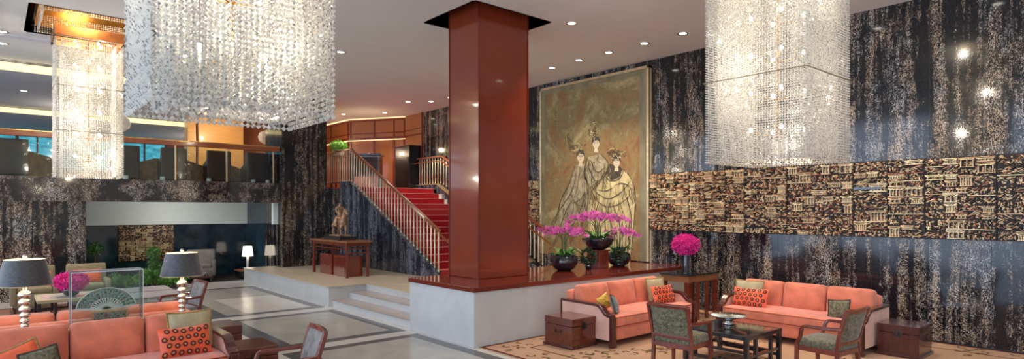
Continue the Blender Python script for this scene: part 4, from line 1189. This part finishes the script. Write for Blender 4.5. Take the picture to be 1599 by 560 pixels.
# display case
cx, cy, cz = .97, 8.12, .732
t = thing('display_case', 'clear acrylic display case holding the painted folding fan', 'display case', (cx, cy, cz))
m = MB(); w, d, h = .335, .115, .60
m.box(-w, w, -d, -d + .006, .03, h).box(-w, w, d - .006, d, .03, h).box(-w, -w + .006, -d, d, .03, h).box(w - .006, w, -d, d, .03, h).box(-w, w, -d, d, h - .008, h)
m.build('glass_cover', 'glass', t)
m = MB()
for x in (-w, w):
    for y in (-d, d): m.box(x - .004, x + .004, y - .004, y + .004, .03, h)
for y in (-d, d): m.box(-w, w, y - .004, y + .004, h - .006, h + .004)
for x in (-w, w): m.box(x - .004, x + .004, -d, d, h - .006, h + .004)
m.build('edge', 'acrylic_edge', t)
B(-w, w, -d, d, 0, .03).build('base', 'acrylic_edge', t, .004)
fn = thing('folding_fan', 'open painted folding fan with pale sticks inside the acrylic case', 'fan', (cx, cy + .02, cz + .03))
m = MB(); n = 30; r0, r1, zc = .155, .285, .125
vs = []; fs = []
for i in range(n + 1):
    a = rad(8 + 164 * i / n); yy = .006 * (1 if i % 2 else -1)
    for r_ in (r0, r1): vs.append((r_ * math.cos(a), yy, zc + r_ * math.sin(a) * .86))
for i in range(n): fs.append((2 * i, 2 * i + 1, 2 * i + 3, 2 * i + 2))
m.add(vs, fs, False); vs2 = [(x, y + .003, z) for x, y, z in vs]; m.add(vs2, [f_[::-1] for f_ in fs], False)
m.build('leaf', 'fan_leaf', fn)
m = MB()
for i in range(16):
    a = rad(8 + 164 * i / 15); m.strip([(0, -.006, zc), (r0 * 1.0 * math.cos(a), -.006, zc + r0 * math.sin(a) * .86)], .003, .012, (0, 1, 0))
m.build('sticks', 'white_stone', fn)
m = MB(); m.tube([(r1 * math.cos(rad(8 + 164 * i / 24)), -.008, zc + r1 * .86 * math.sin(rad(8 + 164 * i / 24))) for i in range(25)], .006, 6)
m.tube([(r0 * math.cos(rad(8 + 164 * i / 24)), -.008, zc + r0 * .86 * math.sin(rad(8 + 164 * i / 24))) for i in range(25)], .004, 6)
for a in (8, 172): m.strip([(0, -.006, zc), (r1 * math.cos(rad(a)), -.006, zc + r1 * .86 * math.sin(rad(a)))], .006, .016, (0, 1, 0))
m.build('guard', 'white_stone', fn)
m = MB(); m.ball((0, -.012, zc), (.016, .008, .016), 10, 6); m.build('rivet', 'brass', fn)
m = MB(); m.box(-.17, .17, -.03, .03, 0, .012).box(-.012, .012, -.012, .012, .012, zc); m.build('support', 'acrylic_edge', fn)
pq = MB(); pq.box(-.175, .175, -.012, .012, .0, .135, 0); pq.box(-.15, .15, -.0135, -.012, .03, .115, 1)
tag(pq.build('painted_plaque', ['brass_soft', 'fan_leaf'], loc=(cx + .02, cy - .085, cz + .03)), 'small painted plaque standing at the foot of the fan', 'plaque')

# ------------------------------------------------------------------ far left lounge
def lounge_chair(label, loc, rz, up, w=.76):
    t = thing('lounge_chair', label, 'chair', loc, rz); h = w / 2
    MB().cushion((0, 0, .24), (w - .1, .66, .28), .15, 7).build('base', up, t)
    MB().cushion((0, -.04, .42), (w - .2, .58, .13), .35, 8, .01).build('seat_cushion', up, t)
    m = MB(); m.X = Matrix.Translation((0, .28, .60)) @ Matrix.Rotation(rad(-8), 4, 'X'); m.cushion((0, 0, 0), (w - .06, .14, .54), .25, 8); m.build('backrest', up, t)
    for s in (-1, 1):
        MB().cushion((s * (h - .05), -.02, .36), (.10, .66, .42), .25, 7).build('arm', up, t)
        for y in (-.28, .28): B(s * (h - .08) - .025, s * (h - .08) + .025, y - .025, y + .025, 0, .12).build('leg', 'dark_wood', t)
    return t
e0 = lounge_chair('olive beige lounge chair with orange pillow behind the left lamp', (.62, 15.35, .012), 0, 'lounge_cloth')
place(copy_tree(e0), (1.50, 15.35, .012), 0, 'olive beige lounge chair with orange pillow right of the magenta flowers')
pillow('cushion', 'orange cushion on the olive lounge chair behind the left lamp', (.66, 15.38, .63), (.46, .30), (rad(-12), 0, 0), 'orange_cloth')
pillow('cushion', 'orange cushion on the olive lounge chair right of the magenta flowers', (1.50, 15.38, .63), (.50, .30), (rad(-12), 0, 0), 'orange_cloth')
make_coffee('dark coffee table with pale stone top under the magenta flowers at the left', (1.15, 13.75, .012), 1.15, 1.0, .43, 'floor_light', 'beige_cloth', 'black_wood')
v = thing('flower_pot', 'round black pot of magenta flowers on the far left coffee table', 'flower pot', (1.08, 13.6, .442))
MB().lathe([(.06, 0), (.12, .05), (.14, .12), (.12, .18), (.10, .18), (.05, .1)], n=20).build('pot', 'black_ceramic', v)
m = MB(); m.ball((0, 0, .27), (.16, .16, .11), 10, 6); leafball(m, (0, 0, .27), (.25, .25, .16), 800, .06, 1); m.build('flowers', 'magenta', v)
t = thing('daybed', 'brown striped velvet daybed seen through and beside the fan case', 'daybed', (2.28, 13.4, .012))
B(-.48, .48, -.95, .95, .06, .26).build('base', 'brown_velvet', t, .02)
for y in (-.48, .48): MB().cushion((0, y, .345), (.96, .95, .17), .25, 8, .01).build('cushion_pad', 'brown_velvet', t)
for a in (-.42, .42):
    for b_ in (-.88, .88): B(a - .03, a + .03, b_ - .03, b_ + .03, 0, .07).build('leg', 'dark_wood', t)
t = thing('side_table', 'low dark wooden side table between the right lamp and the damask armchair', 'table', (2.05, 11.6, .012))
B(-.32, .32, -.32, .32, .46, .50).build('table_top', 'black_glass', t, .004)
B(-.34, .34, -.34, .34, .43, .46).build('rim', 'rosewood', t, .004)
for a in (-.3, .3):
    for b_ in (-.3, .3): B(a - .02, a + .02, b_ - .02, b_ + .02, 0, .43).build('leg', 'rosewood', t)
# greenery
pb = thing('planter_bush', 'low bright green bush in a dark planter near the far recess', 'bush', (3.15, 17.55, 0))
B(-.42, .42, -.16, .16, 0, .16).build('planter', 'black_wood', pb)
m = MB(); m.ball((.1, 0, .24), (.42, .2, .13), 10, 6, 0); leafball(m, (.1, 0, .28), (.62, .3, .24), 1300, .09, 2); m.build('foliage', ['leaf_bright', 'leaf'], pb)
def topiary(label, loc, h, balls, s=.5):
    t = thing('topiary', label, 'topiary', loc)
    MB().lathe([(.08, 0), (.12, .2), (.11, .2), (.06, .15)], n=14).build('pot', 'black_ceramic', t)
    MB().tube([(0, 0, .15), (0, 0, h)], .012, 6).build('stem', 'bark', t)
    m = MB()
    for x, z, r_ in balls: m.ball((x, 0, z), r_ * .7, 8, 5, 0); leafball(m, (x, 0, z), (r_, r_, r_), 260, .06, 1)
    m.build('foliage', 'leaf', t); return t
topiary('slim topiary of clipped green balls rising behind the fan case', (2.96, 16.85, 0), 1.0, ((0, .98, .14), (.03, .72, .12), (.08, .50, .15), (-.06, .38, .12)))
topiary('small round topiary above the lounge chair against the dark far wall', (2.0, 18.9, 0), 1.05, ((0, 1.02, .17),))
topiary('low leafy plant to the left of the slim topiary, seen through the case', (2.30, 17.0, 0), .4, ((-.1, .35, .15), (.1, .3, .14)))
# recess furniture
t = lounge_chair('warm grey boxy lounge chair in the far recess', (4.55, 19.1, 0), rad(-15), 'grey_cloth', .80)
t = thing('low_table', 'low dark table with chrome handles in front of the grey recess chair', 'table', (4.2, 18.35, 0))
B(-.45, .45, -.18, .18, .14, .18).build('table_top', 'dark_wood', t, .004)
for a in (-.4, .4): B(a - .02, a + .02, -.14, .14, 0, .14).build('leg', 'black_wood', t)
for k, a in enumerate((-.12, .32)):
    m = MB(); m.tube([(-.035, 0, 0), (-.035, 0, .09), (0, 0, .12), (.035, 0, .09), (.035, 0, 0)], .014, 8)
    tag(m.build('chrome_ornament', 'chrome', loc=(4.2 + a, 18.35, .18)), ('left' if k == 0 else 'right') + ' chrome loop ornament standing on the low dark recess table', 'ornament')
t = thing('end_table', 'dark end table holding the lit white lamp in the far recess', 'table', (5.78, 18.95, 0))
B(-.28, .28, -.28, .28, .20, .24).build('table_top', 'table_wood', t, .004); B(-.25, .25, -.25, .25, .02, .20).build('body', 'black_wood', t)
t = thing('table_lamp', 'lit white lamp with twisted column base in the far recess', 'lamp', (5.80, 18.92, .24))
prof = [(.07, 0), (.07, .015)]
for k in range(18): prof.append((.045 if k % 2 else .03, .02 + k * .022))
MB().lathe(prof + [(.01, .42)], n=14).build('base', 'white_stone', t)
m = MB(); m.lathe([(.155, .40), (.125, .70), (.12, .70), (.15, .40)], n=28); m.build('lamp_shade', 'shade_white', t)
tag(B(5.72, 6.1, 18.1, 18.5, 0, .20).build('stone_block', 'white_stone', None, .005), 'low white stone block at the foot of the marble pillar', 'block')

# ------------------------------------------------------------------ balcony lounge chairs
def club(label, loc, rz, up, w=.66, h_=.92, g=None):
    t = thing('club_chair', label, 'chair', loc, rz, g); h = w / 2
    MB().cushion((0, .26, h_ / 2 + .06), (w, .14, h_ - .12), .2, 6).build('backrest', up, t)
    MB().cushion((0, -.04, .36), (w - .16, .56, .2), .25, 6).build('seat', up, t)
    for s in (-1, 1):
        m = MB(); m.prism([(.22, .1), (.22, .72), (-.3, .54), (-.32, .1)], 'x', *sorted((s * h, s * (h - .08)))); m.build('arm', up, t, .01)
        for y in (-.26, .26): B(s * (h - .06) - .02, s * (h - .06) + .02, y - .02, y + .02, 0, .14).build('leg', 'dark_wood', t)
    return t
k0 = club('tall dark brown club chair at the far left of the balcony', (.32, 18.3, 2.69), PI, 'club', .62, .98)
for x, y, rz, lb in ((3.64, 18.3, PI, 'dark brown club chair at the first railing post right of the small chandelier'),
                     (4.76, 18.3, PI, 'dark brown club chair on the balcony in front of the orange wood pier'),
                     (2.55, 18.3, PI, 'dark brown club chair on the balcony just right of the left chandelier'),
                     (5.80, 18.3, PI, 'dark brown club chair on the balcony nearest the marble pillar')):
    place(copy_tree(k0), (x, y, 2.69), rz, lb)
k1 = club('tan club chair with sloping arms on the balcony, left of the small chandelier', (.90, 18.5, 2.69), PI * .5, 'club_tan', .6, .72)
for x, rz, lb in ((3.05, -PI * .5, 'tan club chair with sloping arms on the balcony, right of the small chandelier'),
                  (4.22, PI * .5, 'tan club chair on the balcony below the left side of the wood pier'),
                  (5.12, PI * .5, 'tan club chair on the balcony beside the marble pillar end')):
    place(copy_tree(k1), (x, 18.7, 2.69), rz, lb)
pillow('cushion', 'red cushion on the tan balcony chair below the wood pier', (4.14, 18.55, 3.22), (.3, .26), (rad(-10), 0, PI / 2), 'orange_cloth')
for i, x in enumerate((2.5, 3.3, 4.4, 5.55, 5.95)):
    b = thing('votive_lamp', ['bluish glass votive on the balcony edge just right of the small chandelier', 'bluish glass votive on the balcony edge beside the railing post', 'bluish glass votive on the balcony edge before the wood pier', 'bluish glass votive on the balcony edge, left of the pair near the pillar', 'bluish glass votive on the balcony edge nearest the marble pillar'][i], 'candle holder', (x, 17.62, 2.69))
    MB().lathe([(.03, 0), (.05, .02), (.06, .10), (.055, .19), (.05, .19), (.04, .03)], n=14).build('glass', 'white', b)
    MB().lathe([(.085, 0), (.085, .01)], n=14).build('saucer', 'silver', b)

# ================================================================== CHANDELIERS
def bead_strand(mb, x, y, z0, z1, pitch, r, rnd):
    n = max(1, int((z1 - z0) / pitch)); k = 6
    tops = []
    for i in range(n):
        z = z0 + pitch * (i + .5); a0 = rnd.uniform(0, 1)
        rr = r * (1.25 if i == 0 else 1)
        vs = [(x, y, z - rr)] + [(x + rr * math.cos(a0 + 2 * PI * j / k), y + rr * math.sin(a0 + 2 * PI * j / k), z + rnd.uniform(-.15, .15) * rr) for j in range(k)] + [(x, y, z + rr)]
        fs = []
        fs2 = []
        c1, c2 = rnd.randrange(k), rnd.randrange(k)  # where the darker facets start, a painted glint contrast
        for j in range(k):
            (fs2 if (j - c1) % k < 1 else fs).append((0, 1 + (j + 1) % k, 1 + j)); (fs2 if (j - c2) % k < 2 else fs).append((k + 1, 1 + j, 1 + (j + 1) % k))
        b0 = len(mb.v); mb.add(vs, fs, False, 0)
        for f_ in fs2: mb.f.append(tuple(q + b0 for q in f_)); mb.mi.append(1); mb.sm.append(False)
def chandelier(label, x0, x1, y0, y1, zb, zt, pitch, br, rings, seed, bands=(), grid=.0, frame_=True, power=60, vis=0):
    rnd = random.Random(seed); t = thing('chandelier', label, 'chandelier', ((x0 + x1) / 2, (y0 + y1) / 2, zt))
    cx, cy = (x0 + x1) / 2, (y0 + y1) / 2; w, d = (x1 - x0) / 2, (y1 - y0) / 2
    H = zt - zb
    # a few strand meshes shared by the individually hung strands
    protos = []
    for k in range(5):
        m = MB(); bead_strand(m, 0, 0, -H, -.03, pitch, br, rnd); protos.append(m)
    pos = []
    for ins in rings:
        ww, dd = w - ins, d - ins
        sp = pitch * 1.06
        nx = int(2 * ww / sp); ny = int(2 * dd / sp)
        for i in range(nx): pos.append((-ww + 2 * ww * i / nx, -dd, ins)); pos.append((ww - 2 * ww * i / nx, dd, ins))
        for i in range(ny): pos.append((ww, -dd + 2 * dd * i / ny, ins)); pos.append((-ww, dd - 2 * dd * i / ny, ins))
    cam = Vector((0 - cx, 0 - cy))
    pos.sort(key=lambda p: (p[2] > 0, (Vector((p[0], p[1])) - cam).length))
    me = None; meshes = []
    for m in protos:
        o = m.build('crystal_strand', ['crystal', 'crystal_shaded'], t); meshes.append(o)
    for i, (px, py, ins) in enumerate(pos[:100]):
        if i < 5: o = meshes[i]
        else:
            o = bpy.data.objects.new('crystal_strand', meshes[i % 5].data); C.objects.link(o); o.parent = t
        o.location = (px, py, 0); o.rotation_euler = (0, 0, rnd.uniform(0, 6))
    m = MB()
    for (px, py, ins) in pos[100:]: bead_strand(m, px, py, -H + ins * .12, -.03, pitch, br, rnd)
    if grid:
        gx = -w + .12
        while gx < w - .1:
            gy = -d + .12
            while gy < d - .1:
                bead_strand(m, gx + rnd.uniform(-.01, .01), gy + rnd.uniform(-.01, .01), -H + rnd.uniform(0, .05), -H + .35, pitch, br, rnd); gy += grid
            gx += grid
    m.build('crystal_strands', ['crystal', 'crystal_shaded'], t)['kind'] = 'stuff'
    for z in bands:
        m = MB(); zz = z - zt
        for a in ((-w - .026, w + .026, -d - .026, -d - .019), (-w - .026, w + .026, d + .019, d + .026)): m.box(*a, zz, zz + .009)
        for a in ((-w - .026, -w - .019, -d - .02, d + .02), (w + .019, w + .026, -d - .02, d + .02)): m.box(*a, zz, zz + .009)
        m.build('brass_band', 'bronze', t)
    m = MB()
    for zz in (-.02,):
        m.box(-w - .03, w + .03, -d - .03, -d, zz, 0).box(-w - .03, w + .03, d, d + .03, zz, 0).box(-w - .03, -w, -d, d, zz, 0).box(w, w + .03, -d, d, zz, 0)
        m.box(-w, w, -.02, .02, zz, 0).box(-.02, .02, -d, d, zz, 0)
    m.build('top_frame', 'brass', t)
    m = MB(); m.tube([(0, 0, -H + .25), (0, 0, 0)], .012, 8); 
    levels = [(-H + .35) + k * .42 for k in range(int((H - .4) / .42) + 1)]
    for z in levels:
        for k in range(4): a = k * PI / 2 + .6; m.tube([(0, 0, z - .06), (w * .5 * math.cos(a), d * .5 * math.sin(a), z)], .006, 6)
    m.build('lamp_frame', 'brass', t)
    for z in levels:
        for k in range(4):
            a = k * PI / 2 + .6; MB().ball((w * .5 * math.cos(a), d * .5 * math.sin(a), z + .03), (.02, .02, .03), 8, 6).build('bulb', 'bulb', t)
    nl = max(3, int(H / .6))
    for k in range(nl):
        L = bpy.data.lights.new('chandelier_light', 'POINT'); L.energy = power / nl; L.color = (1, .87, .68); L.shadow_soft_size = .03
        lo = bpy.data.objects.new('chandelier_light', L); C.objects.link(lo); lo.parent = t; lo.location = (w * .45 * math.cos(k * 2.2), d * .45 * math.sin(k * 2.2), -H + .3 + k * (H - .4) / max(1, nl - 1))
    return t
chandelier('largest crystal chandelier of clear bead strands, nearest the camera at upper left', .62, 1.62, 3.6, 4.35, 2.575, 5.26, .033, .0158, (0, .14), 1, (), .055, power=250)
chandelier('square crystal bead chandelier hanging before the marble wall at upper right', 6.10, 7.20, 2.62, 3.72, 2.53, 5.26, .028, .0125, (0, .09), 2, (3.43,), .10, power=180)
c3 = chandelier('small crystal bead chandelier hanging at the far left in front of the balcony', .84, 1.84, 13.25, 14.1, 2.62, 5.12, .034, .0145, (0, .1), 3, (4.22, 3.42), .0, power=210)
m = MB(); w, d = .53, .455
m.box(-w, w, -d - .02, -d + .01, -.02, .16).box(-w, w, d - .01, d + .02, -.02, .16).box(-w, -w + .02, -d, d, -.02, .16).box(w - .02, w, -d, d, -.02, .16)
m.build('collar', 'copper', c3, .006)
g = thing('ceiling_lantern', 'gilded crystal fringed ceiling frame above the small left chandelier', 'ceiling fitting', (1.375, 13.2, CZ))
m = MB(); m.box(-.86, .86, -.98, -.92, .12, .5).box(-.86, .86, .86, .92, .12, .5).box(-.86, -.80, -.92, .86, .12, .5).box(.80, .86, -.92, .86, .12, .5); m.build('frame', 'brass', g, .01)
m = MB(); rr = random.Random(9)
for i in range(46):
    bead_strand(m, -.8 + i * .036, -.86, -.02, .32, .034, .0155, rr)
    bead_strand(m, -.8 + i * .036, .80, -.02, .32, .034, .0155, rr); 
for i in range(44): bead_strand(m, -.76, -.82 + i * .036, -.02, .32, .034, .0155, rr); bead_strand(m, .76, -.82 + i * .036, -.02, .32, .034, .0155, rr)
m.build('crystal_fringe', ['crystal', 'crystal_shaded'], g)['kind'] = 'stuff'
L = bpy.data.lights.new('lantern_glow', 'POINT'); L.energy = 40; L.color = (1, .66, .3); L.shadow_soft_size = .2
lo = bpy.data.objects.new('lantern_glow', L); C.objects.link(lo); lo.location = (1.3, 12.6, CZ + .3)
for x, y, z, lb in ((2.62, 19.3, 4.36, 'faceted crystal pendant lantern behind the right edge of the small chandelier'), (6.75, 20.2, 4.4, 'faceted crystal pendant lantern beside the marble pillar on the balcony')):
    t = thing('pendant_lantern', lb, 'pendant lamp', (x, y, z))
    m = MB(); m.lathe([(.05, -.22), (.2, -.12), (.24, .0), (.2, .14), (.06, .22)], n=8, smooth=False); m.build('shade', 'crystal', t)
    MB().tube([(0, 0, .22), (0, 0, 5.1 - z)], .006, 6).build('cord', 'black', t)

# ================================================================== DOWNLIGHTS
spots = [(9.66, 6.37, 'beside the right-hand chandelier'), (9.66, 7.24, 'above the right edge of the painting'), (9.66, 8.14, 'above the middle of the painting'), (9.66, 8.98, 'above the left part of the painting'),
         (9.72, 9.87, 'just left of the painting top'), (7.66, 7.29, 'nearest the right side of the column top'), (5.44, 11.73, 'right of the largest chandelier'), (10.02, 14.36, 'just left of the column above the stairs'),
         (9.93, 15.24, 'above the stair head, second from the column'), (9.45, 15.75, 'above the stair head, third from the column'), (9.9, 18.0, 'before the wood panelling, right one'), (9.0, 19.2, 'before the wood panelling, left one'),
         (.12, 14.44, 'at the upper left edge, nearer one'), (.14, 15.45, 'at the upper left edge, farther one'), (9.66, 3.9, 'hidden beyond the right-hand chandelier'), (9.66, 2.2, 'over the right end of the marble wall'), (7.66, 5.2, 'between the column and the right-hand chandelier'), (4.0, 8.5, 'over the marble aisle near the column'), (4.0, 15.2, 'over the far marble aisle')]
d0 = None
for i, (x, y, lb) in enumerate(spots):
    t = thing('ceiling_light', 'round recessed ceiling downlight ' + lb, 'ceiling light', (x, y, CZ), 0, 'recessed downlights of the main ceiling')
    if d0 is None:
        m = MB(); n = 20
        vs = [(r_ * math.cos(2 * PI * j / n), r_ * math.sin(2 * PI * j / n), z) for r_, z in ((.10, 0), (.10, -.012), (.075, -.012), (.07, -.002)) for j in range(n)]
        m.add(vs, [(k * n + j, k * n + (j + 1) % n, (k + 1) * n + (j + 1) % n, (k + 1) * n + j) for k in range(3) for j in range(n)], True)
        a = m.build('trim_ring', 'chrome', t); b = MB().lathe([(.07, -.004), (.07, -.001)], n=20).build('lens', 'lens', t); d0 = (a, b)
    else:
        for s_o in d0: c = s_o.copy(); C.objects.link(c); c.parent = t
    L = bpy.data.lights.new('downlight', 'SPOT'); L.energy = 210; L.color = (1, .84, .66); L.spot_size = rad(95); L.spot_blend = .8; L.shadow_soft_size = .06
    lo = bpy.data.objects.new('downlight', L); C.objects.link(lo); lo.parent = t; lo.location = (0, 0, -.03)
for i, (x, y, z, lb) in enumerate(((2.6, 20.0, 5.10, 'left one'), (3.9, 20.5, 5.1, 'middle one'), (.6, 20, 5.1, 'left of the small chandelier'))):
    t = thing('ceiling_light', 'small recessed downlight in the grey balcony ceiling, ' + lb, 'ceiling light', (x, y, z))
    for s_o in d0: c = s_o.copy(); C.objects.link(c); c.parent = t
    L = bpy.data.lights.new('downlight', 'SPOT'); L.energy = 60; L.color = (1, .8, .6); L.spot_size = rad(110); L.shadow_soft_size = .06
    lo = bpy.data.objects.new('downlight', L); C.objects.link(lo); lo.parent = t; lo.location = (0, 0, -.03)
# unseen fill lights added to brighten the landing wood, balcony and recess
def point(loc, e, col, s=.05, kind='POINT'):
    L = bpy.data.lights.new('fill_light', kind); L.energy = e; L.color = col; L.shadow_soft_size = s
    o = bpy.data.objects.new('fill_light', L); C.objects.link(o); o.location = loc; return o
point((9.4, 18.2, 4.2), 24, (1, .74, .48)); point((8.8, 20.4, 4.2), 22, (1, .74, .48))
point((5.6, 20.6, 4.6), 60, (1, .75, .45)); point((2.0, 22.0, 4.4), 40, (1, .85, .7)); point((6.6, 26, 4.2), 40, (1, .85, .7))
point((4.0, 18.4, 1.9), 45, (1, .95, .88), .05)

# repeats share a group
for pre, grp in (('sofa', 'coral velvet sofas'), ('cushion', 'scatter cushions'), ('chest', 'rosewood chests'), ('armchair', 'open wooden armchairs'), ('club_chair', 'club chairs on the balcony'),
                 ('chandelier', 'crystal bead chandeliers'), ('orchid_pot', 'orchid bowls on the plinth'), ('potted_plant', 'small dark plants on the plinth'), ('votive_lamp', 'glass votives along the balcony'),
                 ('topiary', 'topiaries near the far recess'), ('lounge_chair', 'boxy lounge chairs'), ('coffee_table', 'square coffee tables'), ('balustrade', 'stair balustrades'), ('cabinet_box', 'red boxes under the platform table'),
                 ('pendant_lantern', 'crystal pendant lanterns'), ('chrome_ornament', 'chrome loops in the recess'), ('table_lamp', 'table lamps'), ('carpet', 'lounge carpets')):
    for o in bpy.data.objects:
        if o.parent is None and o.name.split('.')[0] == pre and 'label' in o and 'group' not in o: o['group'] = grp

# ================================================================== WORLD & CAMERA
wd = bpy.data.worlds.new('world'); bpy.context.scene.world = wd; wd.use_nodes = True
nt = wd.node_tree; bg = nt.nodes['Background']
tc = N(nt, 'ShaderNodeTexCoord'); sp = N(nt, 'ShaderNodeSeparateXYZ'); nt.links.new(tc.outputs['Generated'], sp.inputs[0])
fx = math_(nt, 'MAXIMUM', math_(nt, 'MULTIPLY', sp.outputs['X'], -1), 0)
c = ramp(nt, fx, [(0, (.46, .41, .36)), (.35, (.60, .60, .62)), (.8, (1.7, 2.1, 2.7))])
nt.links.new(c, bg.inputs['Color']); bg.inputs['Strength'].default_value = 1.15

cam = bpy.data.cameras.new('camera'); co = bpy.data.objects.new('camera', cam); C.objects.link(co)
cam.sensor_width = 36; cam.lens = 36 * 940 / 1599.; cam.shift_y = (329 - 280) / 1599.; cam.clip_start = .05; cam.clip_end = 200
co.location = (0, 0, 2.0); co.rotation_euler = (PI / 2, 0, -math.atan(810 / 940))
sc = bpy.context.scene; sc.camera = co
sc.view_settings.view_transform = 'Standard'; sc.view_settings.look = 'None'; sc.view_settings.gamma = 1; sc.view_settings.use_curve_mapping = False
sc.view_settings.exposure = .16
sc.cycles.max_bounces = 8; sc.cycles.transparent_max_bounces = 16; sc.cycles.use_denoising = True
sc.cycles.sample_clamp_indirect = 6
